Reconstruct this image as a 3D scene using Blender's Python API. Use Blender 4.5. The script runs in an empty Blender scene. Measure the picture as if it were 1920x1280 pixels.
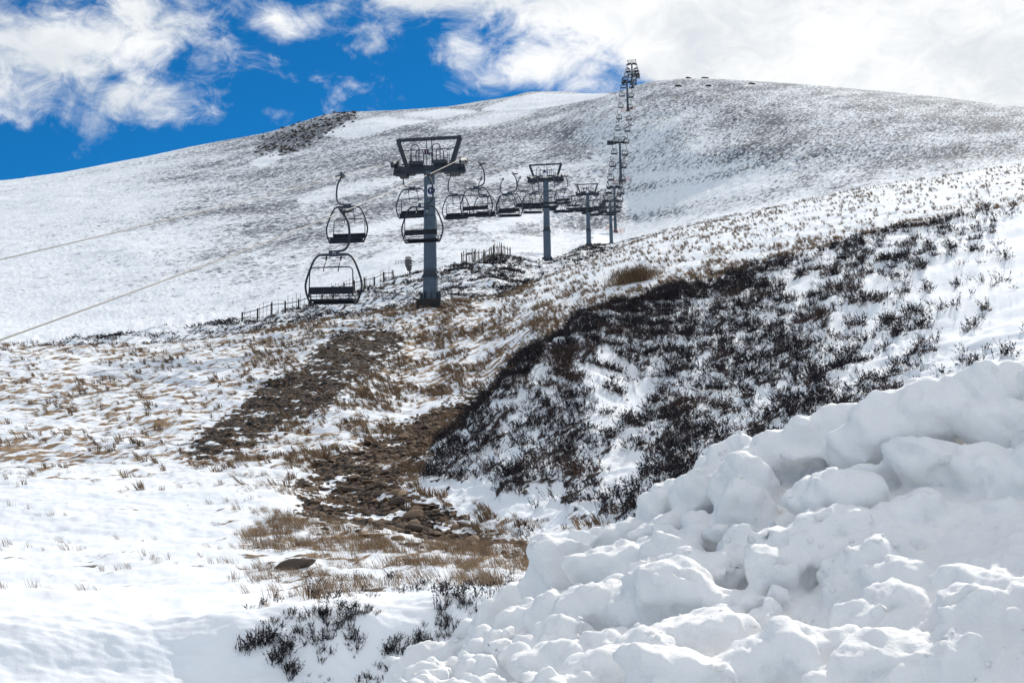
import bpy, bmesh, math, random
import numpy as np
from mathutils import Vector, Matrix, Euler, noise as mnoise

R_ = math.radians
random.seed(7)
rng = np.random.default_rng(11)
scene = bpy.context.scene
col = scene.collection

# ------------------------------------------------------------------ camera
CZ = 1.65                      # eye height above the car-park snow
PITCH, ROLL, FPX = 8.0, -1.0, 2400.0
cam_d = bpy.data.cameras.new("camera")
cam = bpy.data.objects.new("camera", cam_d)
col.objects.link(cam)
cam_d.sensor_width = 36.0
cam_d.lens = FPX / 1920.0 * 36.0
cam_d.clip_start, cam_d.clip_end = 0.1, 6000.0
CM = Matrix.Rotation(R_(90 + PITCH), 4, 'X') @ Matrix.Rotation(R_(ROLL), 4, 'Z')
cam.matrix_world = Matrix.Translation((0, 0, CZ)) @ CM
scene.camera = cam
M3 = np.array(CM.to_3x3())

def ray(px, py):
    v = np.stack([(np.asarray(px, float) - 960) / FPX, -(np.asarray(py, float) - 640) / FPX,
                  -np.ones(np.broadcast(np.asarray(px), np.asarray(py)).shape)], -1)
    return v @ M3.T
def project(x, y, z):
    v = np.stack([x, y, np.asarray(z) - CZ], -1) @ M3
    return 960 + FPX * v[..., 0] / -v[..., 2], 640 - FPX * v[..., 1] / -v[..., 2]
def at(px, py, Y):
    d = ray(px, py); k = Y / d[1]
    return Vector((d[0] * k, Y, CZ + d[2] * k))

# ------------------------------------------------------------------ light
SUN_AZ, SUN_EL = 27.0, 34.0    # degrees right of the view axis, above horizon
world = bpy.data.worlds.new("World"); scene.world = world
world.use_nodes = True
scene.view_settings.view_transform = 'Standard'
scene.view_settings.look = 'None'
scene.view_settings.gamma = 1.0
scene.view_settings.exposure = 0.0
sl = bpy.data.lights.new("sun", 'SUN'); so = bpy.data.objects.new("sun", sl); col.objects.link(so)
sl.energy = 4.0; sl.angle = R_(0.5); sl.color = (1.0, 0.95, 0.87)
_sd = Vector((math.sin(R_(SUN_AZ)) * math.cos(R_(SUN_EL)), math.cos(R_(SUN_AZ)) * math.cos(R_(SUN_EL)), math.sin(R_(SUN_EL))))
so.rotation_euler = _sd.to_track_quat('Z', 'Y').to_euler()

class NT:
    """tiny node helper"""
    def __init__(s, tree): s.t = tree; s.n = tree.nodes; s.l = tree.links
    def node(s, typ, **kw):
        n = s.n.new(typ)
        for k, v in kw.items(): setattr(n, k, v)
        return n
    def put(s, sock, v):
        if isinstance(v, bpy.types.NodeSocket): s.l.new(v, sock)
        elif v is not None: sock.default_value = v
    def math(s, op, a, b=None, c=None, clamp=False):
        n = s.node('ShaderNodeMath', operation=op, use_clamp=clamp)
        for i, v in enumerate((a, b, c)): s.put(n.inputs[i], v)
        return n.outputs[0]
    def vec(s, op, a, b=None):
        n = s.node('ShaderNodeVectorMath', operation=op)
        s.put(n.inputs[0], a)
        if b is not None: s.put(n.inputs[1], b)
        return n.outputs['Value'] if op in ('LENGTH', 'DOT_PRODUCT') else n.outputs[0]
    def rng(s, v, a, b, c=0.0, d=1.0, smooth=True):
        n = s.node('ShaderNodeMapRange', interpolation_type='SMOOTHSTEP' if smooth else 'LINEAR')
        for i, q in enumerate((v, a, b, c, d)): s.put(n.inputs[i], q)
        return n.outputs[0]
    def mix(s, f, a, b, blend='MIX'):
        n = s.node('ShaderNodeMix', data_type='RGBA', blend_type=blend)
        s.put(n.inputs['Factor'], f); s.put(n.inputs[6], a); s.put(n.inputs[7], b)
        return n.outputs[2]
    def noise(s, vec, scale, detail=4, rough=.55, dist=0.0, out='Fac'):
        n = s.node('ShaderNodeTexNoise')
        if vec is not None: s.put(n.inputs['Vector'], vec)
        s.put(n.inputs['Scale'], scale); s.put(n.inputs['Detail'], detail)
        s.put(n.inputs['Roughness'], rough); s.put(n.inputs['Distortion'], dist)
        return n.outputs[out]
    def attr(s, name, out='Fac'):
        n = s.node('ShaderNodeAttribute', attribute_name=name); return n.outputs[out]

def c4(*c): return (c[0], c[1], c[2], 1.0)

# sky: Nishita plus wind-torn cloud in the world shader, placed by direction
w = NT(world.node_tree); w.n.clear()
wo = w.node('ShaderNodeOutputWorld'); bg = w.node('ShaderNodeBackground')
sky = w.node('ShaderNodeTexSky', sky_type='NISHITA'); sky.sun_disc = False
sky.sun_elevation = R_(SUN_EL); sky.sun_rotation = R_(SUN_AZ)
sky.altitude = 900; sky.air_density = 0.8; sky.dust_density = 0.15; sky.ozone_density = 3.0
tc = w.node('ShaderNodeTexCoord'); D = tc.outputs['Generated']
SKY_BLOBS = [  # px, py, half width px, half height px, weight
    (540, 45, 60, 36, .34), (630, 15, 70, 30, .28), (770, -15, 110, 45, .40), (715, 95, 42, 52, .30),
    (970, -10, 190, 62, .52), (860, 95, 60, 36, .46), (910, 150, 80, 34, .38), (985, 110, 60, 60, .34),
    (1080, 95, 100, 90, .24), (1120, 25, 110, 55, .30), (1185, 130, 75, 55, .24), (1300, 10, 170, 120, .75), (1360, 80, 150, 90, .8), (1250, 105, 60, 40, .34),
    (530, 218, 45, 30, .24), (600, 140, 25, 18, .20), (1060, 140, 60, 40, .16),
    (1650, 60, 330, 190, .8), (1850, 120, 250, 150, .5), (250, 40, 260, 120, .45), (60, 160, 200, 110, .40), (330, 200, 110, 40, .28)]
tot = None
for (px, py, a, b, wt) in SKY_BLOBS:
    c = ray(px, py); c = c / np.linalg.norm(c)
    d = w.vec('MULTIPLY', w.vec('SUBTRACT', D, tuple(c)), (FPX / a, FPX / a * .5, FPX / b))
    g = w.rng(w.vec('LENGTH', d), 1.5, 0.0, 0.0, wt)
    tot = g if tot is None else w.math('ADD', tot, g)
Dm = w.vec('MULTIPLY', D, (1.0, 1.0, 1.5))
n1 = w.noise(Dm, 11.0, 9, .60, .9)
n2 = w.noise(w.vec('ADD', Dm, (3.1, 1.7, 0.4)), 34.0, 8, .66, .7)
n3 = w.noise(w.vec('ADD', Dm, (9.1, 2.7, 5.4)), 7.0, 5, .5, .2)
base = w.math('ADD', w.math('MULTIPLY', w.math('SUBTRACT', n1, .5), 1.15), w.math('MULTIPLY', w.math('SUBTRACT', n2, .5), .75))
sx = w.node('ShaderNodeSeparateXYZ'); w.l.new(D, sx.inputs[0])
tot = w.math('ADD', tot, w.math('MULTIPLY', w.rng(sx.outputs['Z'], .42, .62), .32))      # unseen cloud added overhead for neutral fill light
tot = w.math('ADD', tot, w.math('MULTIPLY', w.rng(sx.outputs['Y'],   .55, -.1), .30))      # and behind the camera, added for the same fill
dens = w.math('ADD', base, w.math('SUBTRACT', tot, .20))
cov = w.rng(dens, -.08, .44)
skycol = w.mix(1.0, sky.outputs[0], c4(.06, .60, .93), 'MULTIPLY')
cloudcol = w.mix(w.rng(w.math('ADD', w.math('MULTIPLY', n3, .7), w.math('MULTIPLY', n2, .3)), .36, .58), c4(7.4, 7.9, 8.4), c4(10.2, 10.3, 10.4))
final = w.mix(cov, skycol, cloudcol)
w.l.new(final, bg.inputs['Color']); bg.inputs['Strength'].default_value = 0.1
w.l.new(bg.outputs[0], wo.inputs[0])

# ------------------------------------------------------------------ tagging
def tag(o, label=None, cat=None, group=None, kind=None):
    if label: o['label'] = label
    if cat: o['category'] = cat
    if group: o['group'] = group
    if kind: o['kind'] = kind
    return o
def empty(name, loc=(0, 0, 0), rz=0.0):
    o = bpy.data.objects.new(name, None); o.empty_display_size = .2
    col.objects.link(o); o.location = loc; o.rotation_euler = (0, 0, rz); return o
def link(name, me, mat=None, parent=None):
    o = bpy.data.objects.new(name, me); col.objects.link(o)
    if mat and not me.materials: me.materials.append(mat)
    if parent: o.parent = parent
    return o
def bmobj(name, bm, mat, parent=None, smooth=False):
    me = bpy.data.meshes.new(name)
    bmesh.ops.recalc_face_normals(bm, faces=bm.faces[:])
    bm.to_mesh(me); bm.free()
    if smooth: me.shade_smooth()
    return link(name, me, mat, parent)
def npmesh(name, V, F, attrs=None, smooth=True, vecs=None):
    """V (n,3) verts, F (m,k) faces all of one size -> mesh"""
    me = bpy.data.meshes.new(name)
    V = np.ascontiguousarray(V, np.float32); F = np.ascontiguousarray(F, np.int32)
    m, k = F.shape
    me.vertices.add(len(V)); me.vertices.foreach_set('co', V.ravel())
    me.loops.add(m * k); me.loops.foreach_set('vertex_index', F.ravel())
    me.polygons.add(m); me.polygons.foreach_set('loop_start', np.arange(0, m * k, k, dtype=np.int32))
    try: me.polygons.foreach_set('loop_total', np.full(m, k, np.int32))
    except Exception: pass
    for nme, a in (attrs or {}).items():
        at_ = me.attributes.new(nme, 'FLOAT', 'POINT'); at_.data.foreach_set('value', np.ascontiguousarray(a, np.float32))
    for nme, a in (vecs or {}).items():
        at_ = me.attributes.new(nme, 'FLOAT_VECTOR', 'POINT'); at_.data.foreach_set('vector', np.ascontiguousarray(a, np.float32).ravel())
    me.update(calc_edges=True); me.validate()
    if smooth: me.shade_smooth()
    return me

# ------------------------------------------------------------------ mesh bits
def add_box(bm, cx, cy, cz, sx, sy, sz, rot=None):
    r = bmesh.ops.create_cube(bm, size=1.0)
    m = Matrix.Translation((cx, cy, cz)) @ (rot.to_4x4() if rot else Matrix()) @ Matrix.Diagonal((sx, sy, sz, 1))
    bmesh.ops.transform(bm, matrix=m, verts=r['verts']); return r['verts']
def add_cyl(bm, p0, p1, r0, r1=None, n=10):
    p0, p1 = Vector(p0), Vector(p1); d = p1 - p0
    r = bmesh.ops.create_cone(bm, cap_ends=True, segments=n, radius1=r0, radius2=r0 if r1 is None else r1, depth=d.length)
    m = Matrix.Translation((p0 + p1) / 2) @ d.to_track_quat('Z', 'Y').to_matrix().to_4x4()
    bmesh.ops.transform(bm, matrix=m, verts=r['verts']); return r['verts']
def add_beam(bm, p0, p1, wx, wy):
    p0, p1 = Vector(p0), Vector(p1); d = p1 - p0
    q = d.to_track_quat('Z', 'Y').to_matrix().to_4x4()
    r = bmesh.ops.create_cube(bm, size=1.0)
    bmesh.ops.transform(bm, matrix=Matrix.Translation((p0 + p1) / 2) @ q @ Matrix.Diagonal((wx, wy, d.length, 1)), verts=r['verts'])
def add_tube(bm, pts, r, n=8, closed=False):
    pts = [Vector(p) for p in pts]; rings = []
    N = len(pts); ref = None
    for i, p in enumerate(pts):
        if closed: t = pts[(i + 1) % N] - pts[i - 1]
        else: t = pts[min(i + 1, N - 1)] - pts[max(i - 1, 0)]
        t.normalize()
        if ref is None: ref = t.orthogonal().normalized()
        ref = (ref - t * ref.dot(t)).normalized(); bi = t.cross(ref)
        rr = r[i] if isinstance(r, (list, tuple)) else r
        rings.append([bm.verts.new(p + (ref * math.cos(2 * math.pi * k / n) + bi * math.sin(2 * math.pi * k / n)) * rr) for k in range(n)])
    for i in range(N if closed else N - 1):
        a, b = rings[i], rings[(i + 1) % N]
        for k in range(n): bm.faces.new((a[k], a[(k + 1) % n], b[(k + 1) % n], b[k]))
    if not closed:
        bm.faces.new(rings[0][::-1]); bm.faces.new(rings[-1])
def smooth_pts(P, n=5):
    P = [Vector(p) for p in P]; out = []
    for i in range(len(P) - 1):
        p0 = P[i - 1] if i else P[0] * 2 - P[1]
        p3 = P[i + 2] if i + 2 < len(P) else P[-1] * 2 - P[-2]
        for k in range(n):
            t = k / n
            out.append(.5 * ((2 * P[i]) + (P[i + 1] - p0) * t + (2 * p0 - 5 * P[i] + 4 * P[i + 1] - p3) * t * t + (3 * P[i] - p0 - 3 * P[i + 1] + p3) * t ** 3))
    out.append(P[-1]); return out

# ------------------------------------------------------------------ numpy noise
def _hash(ix, iy, seed):
    h = (ix.astype(np.int64) * 374761393 + iy.astype(np.int64) * 668265263 + seed * 974711) & 0x7fffffff
    h = (h ^ (h >> 13)) * 1274126177 & 0x7fffffff
    return (h ^ (h >> 16)) & 0xffff
_ang = np.arange(65536) * (2 * math.pi / 65536)
_CO, _SI = np.cos(_ang).astype(np.float32), np.sin(_ang).astype(np.float32)
def perlin(x, y, seed=0):
    x0 = np.floor(x); y0 = np.floor(y); fx = (x - x0).astype(np.float32); fy = (y - y0).astype(np.float32)
    ix = x0.astype(np.int64); iy = y0.astype(np.int64)
    def g(dx, dy):
        h = _hash(ix + dx, iy + dy, seed); return _CO[h] * (fx - dx) + _SI[h] * (fy - dy)
    u = fx * fx * fx * (fx * (fx * 6 - 15) + 10); v = fy * fy * fy * (fy * (fy * 6 - 15) + 10)
    a = g(0, 0) * (1 - u) + g(1, 0) * u; b = g(0, 1) * (1 - u) + g(1, 1) * u
    return (a * (1 - v) + b * v) * 1.5
def fbm(x, y, oct=4, seed=0, gain=.5):
    s = 0; a = 1; t = 0
    for o in range(oct):
        s = s + a * perlin(x * 2 ** o + 17.3 * o, y * 2 ** o + 9.1 * o, seed + o); t += a; a *= gain
    return s / t * 1.3
def sstep(a, b, x):
    t = np.clip((x - a) / (b - a), 0, 1); return t * t * (3 - 2 * t)
def poly_mask(px, py, poly, soft):
    """soft inside-mask of a polygon"""
    P = np.array(poly, float); out = np.zeros(px.shape, np.float32)
    x0, y0 = P.min(0) - 2 * soft; x1, y1 = P.max(0) + 2 * soft
    sel = (px > x0) & (px < x1) & (py > y0) & (py < y1)
    X, Y = px[sel], py[sel]
    ins = np.zeros(X.shape, bool); dm = np.full(X.shape, 1e9)
    for i in range(len(P)):
        ax, ay = P[i]; bx, by = P[(i + 1) % len(P)]
        c = ((ay > Y) != (by > Y)) & (X < (bx - ax) * (Y - ay) / (by - ay + 1e-12) + ax); ins ^= c
        L = (bx - ax) ** 2 + (by - ay) ** 2 + 1e-9
        t = np.clip(((X - ax) * (bx - ax) + (Y - ay) * (by - ay)) / L, 0, 1)
        dm = np.minimum(dm, (X - ax - t * (bx - ax)) ** 2 + (Y - ay - t * (by - ay)) ** 2)
    sd = np.sqrt(dm) * np.where(ins, 1, -1)
    out[sel] = sstep(-soft, soft, sd); return out
def pchip(xk, yk, x):
    """monotone cubic; xk (n,) or (n,m), yk (n,m); x (q,)"""
    xk = np.asarray(xk, float); yk = np.asarray(yk, float)
    h = np.diff(xk)[:, None]; dl = np.diff(yk, axis=0) / h
    m = np.zeros_like(yk)
    w1 = 2 * h[1:] + h[:-1]; w2 = h[1:] + 2 * h[:-1]
    with np.errstate(all='ignore'):
        mm = (w1 + w2) / (w1 / dl[:-1] + w2 / dl[1:])
    m[1:-1] = np.where(dl[:-1] * dl[1:] > 0, mm, 0); m[0] = dl[0]; m[-1] = dl[-1]
    m = np.nan_to_num(m)
    i = np.clip(np.searchsorted(xk, x, side='right') - 1, 0, len(xk) - 2)
    t = ((x - xk[i]) / (xk[i + 1] - xk[i]))[:, None]; H = h[i]
    return ((2 * t**3 - 3 * t**2 + 1) * yk[i] + (t**3 - 2 * t**2 + t) * H * m[i] + (-2 * t**3 + 3 * t**2) * yk[i + 1] + (t**3 - t**2) * H * m[i + 1])

# ------------------------------------------------------------------ materials
def mat_new(name):
    m = bpy.data.materials.new(name); m.use_nodes = True
    t = NT(m.node_tree); b = m.node_tree.nodes['Principled BSDF']; return m, t, b
def simple(name, c, rough=.6, metal=0.0, var=.25, scale=6.0, bump=0.0, spec=.3):
    m, t, b = mat_new(name)
    tcn = t.node('ShaderNodeTexCoord').outputs['Object']
    n = t.noise(tcn, scale, 6, .6)
    n2_ = t.noise(tcn, scale * 7, 3, .6)
    f = t.math('ADD', t.math('MULTIPLY', n, .7), t.math('MULTIPLY', n2_, .3))
    lo = tuple(x * (1 - var) for x in c); hi = tuple(min(1, x * (1 + var)) for x in c)
    t.l.new(t.mix(t.rng(f, .3, .7), c4(*lo), c4(*hi)), b.inputs['Base Color'])
    b.inputs['Roughness'].default_value = rough; b.inputs['Metallic'].default_value = metal
    b.inputs['Specular IOR Level'].default_value = spec
    if bump:
        bn = t.node('ShaderNodeBump'); bn.inputs['Strength'].default_value = bump; bn.inputs['Distance'].default_value = .02
        t.l.new(n2_, bn.inputs['Height']); t.l.new(bn.outputs[0], b.inputs['Normal'])
    return m
M = {}
M['tower'] = simple('weathered_blue_grey_steel', (.075, .103, .135), .55, .0, .22, 3.0)
M['tower_dark'] = simple('dark_steel', (.035, .043, .056), .6, .0, .3, 4.0)
M['galv'] = simple('galvanised_rail', (.06, .068, .08), .45, .3, .2, 8.0)
M['chair'] = simple('chair_tube_paint', (.022, .029, .042), .5, .0, .3, 8.0)
M['pad'] = simple('chair_slats', (.011, .013, .020), .75, .0, .35, 12.0)
M['plate'] = simple('number_plate', (.05, .066, .09), .5)
M['white'] = simple('white_paint', (.75, .76, .76), .5, .0, .06)
M['navy'] = simple('navy_enamel', (.008, .012, .085), .4)
M['yellow'] = simple('yellow_enamel', (.75, .45, .10), .4)
M['cable'] = simple('steel_cable', (.215, .20, .175), .55, .2, .2, 3.0)
M['concrete'] = simple('wet_concrete', (.028, .026, .026), .85, .0, .4, 4.0)
M['wood'] = simple('weathered_post', (.045, .04, .038), .85, .0, .4, 6.0)
M['pale'] = simple('chestnut_pale', (.20, .17, .13), .85, .0, .5, 5.0)
M['gun'] = simple('snow_gun_cover', (.11, .10, .098), .8, .0, .3, 5.0)
M['net'] = simple('faded_orange_net', (.75, .24, .17), .7, .0, .2, 4.0)
M['red'] = simple('dull_red_print', (.20, .08, .08), .6)

def snow_mat(name, sss=.0, grain=34.0, bump=.25, dirt=True):
    m, t, b = mat_new(name)
    tcn = t.node('ShaderNodeTexCoord').outputs['Object']
    n = t.noise(tcn, 2.2, 5, .6); g = t.noise(tcn, grain, 6, .7); g2 = t.noise(tcn, 9.0, 5, .6)
    c = t.mix(t.rng(n, .3, .7), c4(.82, .825, .825), c4(.89, .885, .875))
    if dirt:
        dn = t.noise(tcn, 5.0, 6, .7); c = t.mix(t.rng(dn, .62, .80, 0, .30), c, c4(.42, .36, .27))
        pk = t.attr('pit'); c = t.mix(t.math('MULTIPLY', pk, .55), c, c4(.30, .27, .21))
    t.l.new(c, b.inputs['Base Color']); b.inputs['Roughness'].default_value = .75
    b.inputs['Specular IOR Level'].default_value = .2
    if sss:
        b.inputs['Subsurface Weight'].default_value = sss
        b.inputs['Subsurface Radius'].default_value = (.05, .06, .068); b.inputs['Subsurface Scale'].default_value = 1.0
    bn = t.node('ShaderNodeBump'); bn.inputs['Strength'].default_value = bump; bn.inputs['Distance'].default_value = .02
    t.l.new(t.math('ADD', t.math('MULTIPLY', g, .35), t.math('MULTIPLY', g2, .9)), bn.inputs['Height'])
    t.l.new(bn.outputs[0], b.inputs['Normal'])
    return m
M['bank'] = snow_mat('ploughed_snow', .15, 42.0, .75)
M['snow'] = snow_mat('plain_snow', 0.0, dirt=False)

def leaf_mat(name, cols, rough=.8, trans=.0):
    m, t, b = mat_new(name)
    v = t.attr('var')
    c = t.mix(t.rng(v, 0, .5, smooth=False), c4(*cols[0]), c4(*cols[1]))
    c = t.mix(t.rng(v, .5, 1.0, smooth=False), c, c4(*cols[2]))
    t.l.new(c, b.inputs['Base Color']); b.inputs['Roughness'].default_value = rough
    b.inputs['Specular IOR Level'].default_value = .15
    return m
M['heather'] = leaf_mat('heather_foliage', [(.013, .014, .020), (.032, .026, .030), (.105, .062, .048)])
M['grass'] = leaf_mat('dead_grass', [(.105, .066, .042), (.25, .165, .10), (.44, .33, .21)])
M['stone'] = leaf_mat('gully_stone', [(.045, .041, .040), (.17, .112, .074), (.35, .25, .17)], .85)

# ------------------------------------------------------------------ terrain
KN = [-300, 0, 250, 500, 620, 740, 806, 880, 940, 1000, 1060, 1104, 1145, 1200, 1300, 1418, 1650, 1920, 2220]
# every line: (feature, {px: (py, range m)}) or {px: ('z', height, range)}
FEAT = [
 ('under', {960: ('z', 0.0, .4)}),
 ('verge', {960: ('z', 0.0, 5.0)}),
 ('ditch', {960: ('z', -.10, 9.2)}),
 ('bank_foot', {-300: (1300, 11.9), 500: (1302, 11.9), 740: (1300, 12.0), 960: (1290, 12.2), 2220: (1280, 12.2)}),
 ('bank_lip', {-300: (1160, 13.2), 250: (1150, 13.1), 500: (1142, 13.0), 740: (1142, 13.1), 960: (1115, 13.8), 1300: (1120, 15), 2220: (1110, 15)}),
 ('bank_top', {-300: (1090, 18), 500: (1085, 18), 740: (1085, 18), 960: (1075, 18.5), 1400: (1065, 18), 2220: (1040, 18)}),
 ('fringe', {-300: (1000, 24), 500: (1000, 23.5), 740: (1030, 22.5), 960: (1046, 21.5), 1200: (1030, 20.5), 1418: (990, 20), 2220: (900, 20)}),
 ('gully_edge', {-300: (930, 29), 500: (930, 28.5), 620: (960, 27.5), 740: (985, 26.5), 806: (1000, 26), 880: (1012, 25), 940: (1022, 24), 1000: (1026, 23.5), 1104: (1015, 23), 1200: (990, 22.5), 1300: (960, 22), 1418: (920, 22), 1650: (850, 22), 2220: (740, 22)}),
 ('gully', {-300: (870, 36), 500: (870, 35), 620: (900, 32.5), 740: (915, 30.5), 806: (930, 29), 880: (945, 28.3), 940: (950, 27.5), 1000: (950, 27), 1104: (930, 27), 1200: (900, 27), 1300: (870, 27), 1418: (840, 27), 1650: (770, 27), 2220: (640, 27)}),
 ('knoll_mid', {-300: (790, 44), 500: (800, 43), 620: (815, 41), 740: (850, 38), 806: (868, 33.5), 880: (830, 33), 940: (810, 33), 1000: (800, 33), 1104: (790, 33), 1200: (780, 34), 1300: (760, 34), 1418: (740, 34), 1650: (680, 34), 2220: (540, 34)}),
 ('knoll_crest', {-300: (730, 50), 500: (740, 49), 620: (750, 47), 740: (795, 44), 806: (828, 38.5), 850: (815, 36.5), 880: (790, 36.5), 940: (721, 37), 1000: (661, 40), 1060: (630, 43), 1075: (606, 45), 1104: (590, 46), 1200: (566, 50), 1300: (535, 53), 1418: (502, 56), 1650: (440, 60), 2220: (330, 66)}),
 ('behind_knoll', {-300: (680, 56), 500: (690, 56), 620: (690, 55), 740: (725, 53), 806: (760, 48), 850: (772, 45), 880: (778, 44), 940: (742, 44.5), 1000: (680, 48), 1060: (645, 51), 1104: (604, 54), 1200: (567, 57), 1300: (531, 60), 1418: (494, 63), 1650: (430, 68), 2220: (320, 74)}),
 ('grass_mid', {-300: (640, 63), 500: (650, 63), 620: (640, 63), 740: (645, 63), 806: (655, 63), 880: (655, 61), 940: (635, 61), 1000: (596, 63), 1060: (563, 67), 1104: (538, 69), 1200: (500, 74), 1300: (460, 80), 1418: (430, 86), 1650: (380, 90), 2220: (290, 95)}),
 ('ridge', {-300: (690, 66), 0: (672, 67), 250: (650, 68), 500: (621, 70), 620: (601, 72), 740: (583, 74), 806: (571, 75), 880: (562, 77), 940: (553, 80), 1000: (532, 86), 1060: (508, 93), 1104: (490, 99), 1200: (452, 108), 1300: (425, 115), 1418: (398, 122), 1650: (350, 125), 2220: (260, 125)}),
 ('dip', {-300: (705, 74), 0: (687, 75), 250: (665, 76), 500: (634, 78), 740: (594, 82), 806: (582, 83), 880: (571, 85), 940: (561, 88), 1000: (535, 95), 1060: (506, 104), 1104: (488, 112), 1200: (455, 122), 1418: (402, 136), 2220: (265, 138)}),
 ('heath_foot', {-300: (690, 88), 0: (670, 89), 250: (640, 90), 500: (612, 91), 620: (594, 92), 740: (568, 94), 806: (556, 96), 880: (544, 99), 940: (534, 104), 1000: (514, 116), 1060: (495, 132), 1104: (478, 160), 1145: (467, 185), 1200: (451, 190), 1300: (424, 180), 1418: (399, 180), 2220: (262, 180)}),
 ('fence_line', {-300: (670, 96), 0: (652, 97), 250: (625, 99), 500: (592, 102), 620: (562, 106), 740: (524, 112), 806: (510, 117), 880: (497, 123), 940: (484, 131), 1000: (488, 142), 1029: (490, 147), 1060: (480, 168), 1104: (461.5, 228), 1145: (458.5, 316), 1200: (446, 290), 1300: (422, 270), 1418: (396, 260), 2220: (255, 260)}),
 ('hidden', {-300: (690, 120), 0: (668, 122), 250: (640, 122), 500: (602, 122), 620: (572, 126), 740: (533, 134), 806: (518, 140), 880: (504, 146), 940: (490, 158), 1000: (492, 170), 1029: (494, 178), 1060: (484, 200), 1104: (463, 252), 1145: (460, 330), 1200: (448, 320), 1300: (424, 310), 1418: (398, 300), 2220: (258, 300)}),
 ('valley', {-300: (640, 190), 0: (620, 190), 250: (600, 190), 500: (572, 190), 620: (542, 196), 740: (508, 202), 806: (492, 208), 880: (480, 215), 940: (470, 224), 1029: (464, 248), 1104: (454, 300), 1145: (449, 342), 1200: (438, 346), 1300: (412, 342), 1418: (388, 338), 2220: (250, 335)}),
 ('slope_low', {-300: (520, 262), 0: (505, 265), 500: (455, 275), 740: (432, 292), 940: (425, 315), 1104: (432, 346), 1153: (432, 353), 1200: (412, 366), 1300: (375, 372), 1418: (342, 376), 2220: (235, 380)}),
 ('slope_mid', {-300: (420, 400), 0: (400, 400), 500: (350, 400), 740: (325, 400), 940: (325, 402), 1163: (344, 403), 1300: (285, 412), 1418: (272, 414), 2220: (225, 420)}),
 ('slope_high', {-300: (370, 500), 0: (350, 500), 500: (290, 500), 740: (255, 500), 940: (242, 500), 1050: (232, 495), 1176: (210, 478), 1300: (192, 482), 1418: (192, 484), 2220: (215, 490)}),
 ('skyline', {-300: (365, 610), 0: (345, 605), 250: (300, 600), 400: (268, 600), 502: (249, 600), 560: (231, 602), 630: (213, 610), 740: (208, 625), 830: (202, 650), 900: (192, 670), 950: (184, 685), 1000: (174, 700), 1060: (174, 690), 1110: (178, 640), 1150: (176, 605), 1184: (164, 575), 1230: (152, 560), 1280: (148, 560), 1350: (149, 565), 1418: (153, 570), 1650: (172, 590), 1920: (205, 600), 2220: (240, 610)}),
 ('back', {-300: (395, 672), 0: (375, 668), 250: (328, 664), 400: (294, 664), 502: (274, 664), 560: (256, 666), 630: (238, 674), 740: (232, 690), 830: (226, 715), 900: (216, 736), 950: (208, 752), 1000: (198, 768), 1060: (198, 756), 1110: (202, 706), 1150: (200, 670), 1184: (187, 640), 1230: (176, 624), 1280: (172, 624), 1350: (173, 630), 1418: (177, 635), 1650: (196, 655), 1920: (230, 665), 2220: (266, 676)}),
 ('beyond', {-300: (520, 860), 0: (500, 860), 500: (430, 860), 940: (370, 940), 1184: (350, 860), 1418: (340, 860), 2220: (430, 860)}),
 ('far_moor', {960: ('z', 60.0, 2600.0)}),
]
def build_terrain(q=1.0):
    names = [f[0] for f in FEAT]
    cols = int(1250 * q)
    az = np.radians(np.linspace(-31, 31, cols))
    Rk = np.zeros((len(FEAT), cols)); Zk = np.zeros_like(Rk)
    for i, (_, d) in enumerate(FEAT):
        ks = sorted(d)
        if isinstance(d[ks[0]][0], str):
            Rk[i] = d[ks[0]][2]; Zk[i] = d[ks[0]][1]; continue
        px = np.array(ks, float); py = np.array([d[k][0] for k in ks], float); rr = np.array([d[k][1] for k in ks], float)
        v = ray(px, py); a = np.arctan2(v[:, 0], v[:, 1]); zt = v[:, 2] / np.hypot(v[:, 0], v[:, 1])
        A = np.clip(az, a[0], a[-1])
        Rk[i] = pchip(a, rr[:, None], A)[:, 0]; Zk[i] = CZ + Rk[i] * pchip(a, zt[:, None], A)[:, 0]
    seg = [8, 8, 14, 60, 46, 50, 56, 56, 64, 60, 44, 60, 60, 14, 14, 56, 14, 30, 84, 130, 90, 64, 12, 10, 6]
    s = np.concatenate([np.linspace(i, i + 1, max(3, int(n * q)), endpoint=False) for i, n in enumerate(seg)] + [[len(seg)]])
    sk = np.arange(len(FEAT), dtype=float)
    R = pchip(sk, Rk, s); Z = pchip(sk, Zk, s)
    X = R * np.sin(az)[None]; Y = R * np.cos(az)[None]
    S = np.repeat(s[:, None], cols, 1)
    return az, s, R, X, Y, Z, S
Q = 1.0
AZ, SS, TR, TX, TY, TZ0, TS = build_terrain(Q)
FI = {f[0]: i for i, f in enumerate(FEAT)}
PX, PY = project(TX, TY, TZ0)
# wander the outlines so no patch edge is a clean line
wob = fbm(TX * .55, TY * .55, 4, 3); wob2 = fbm(TX * .55, TY * .55, 4, 9)
amp = np.clip(900 / TR, 3, 40)
QX = PX + wob * amp; QY = PY + wob2 * amp * .45
far = sstep(15.6, 17.2, TS)
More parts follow.
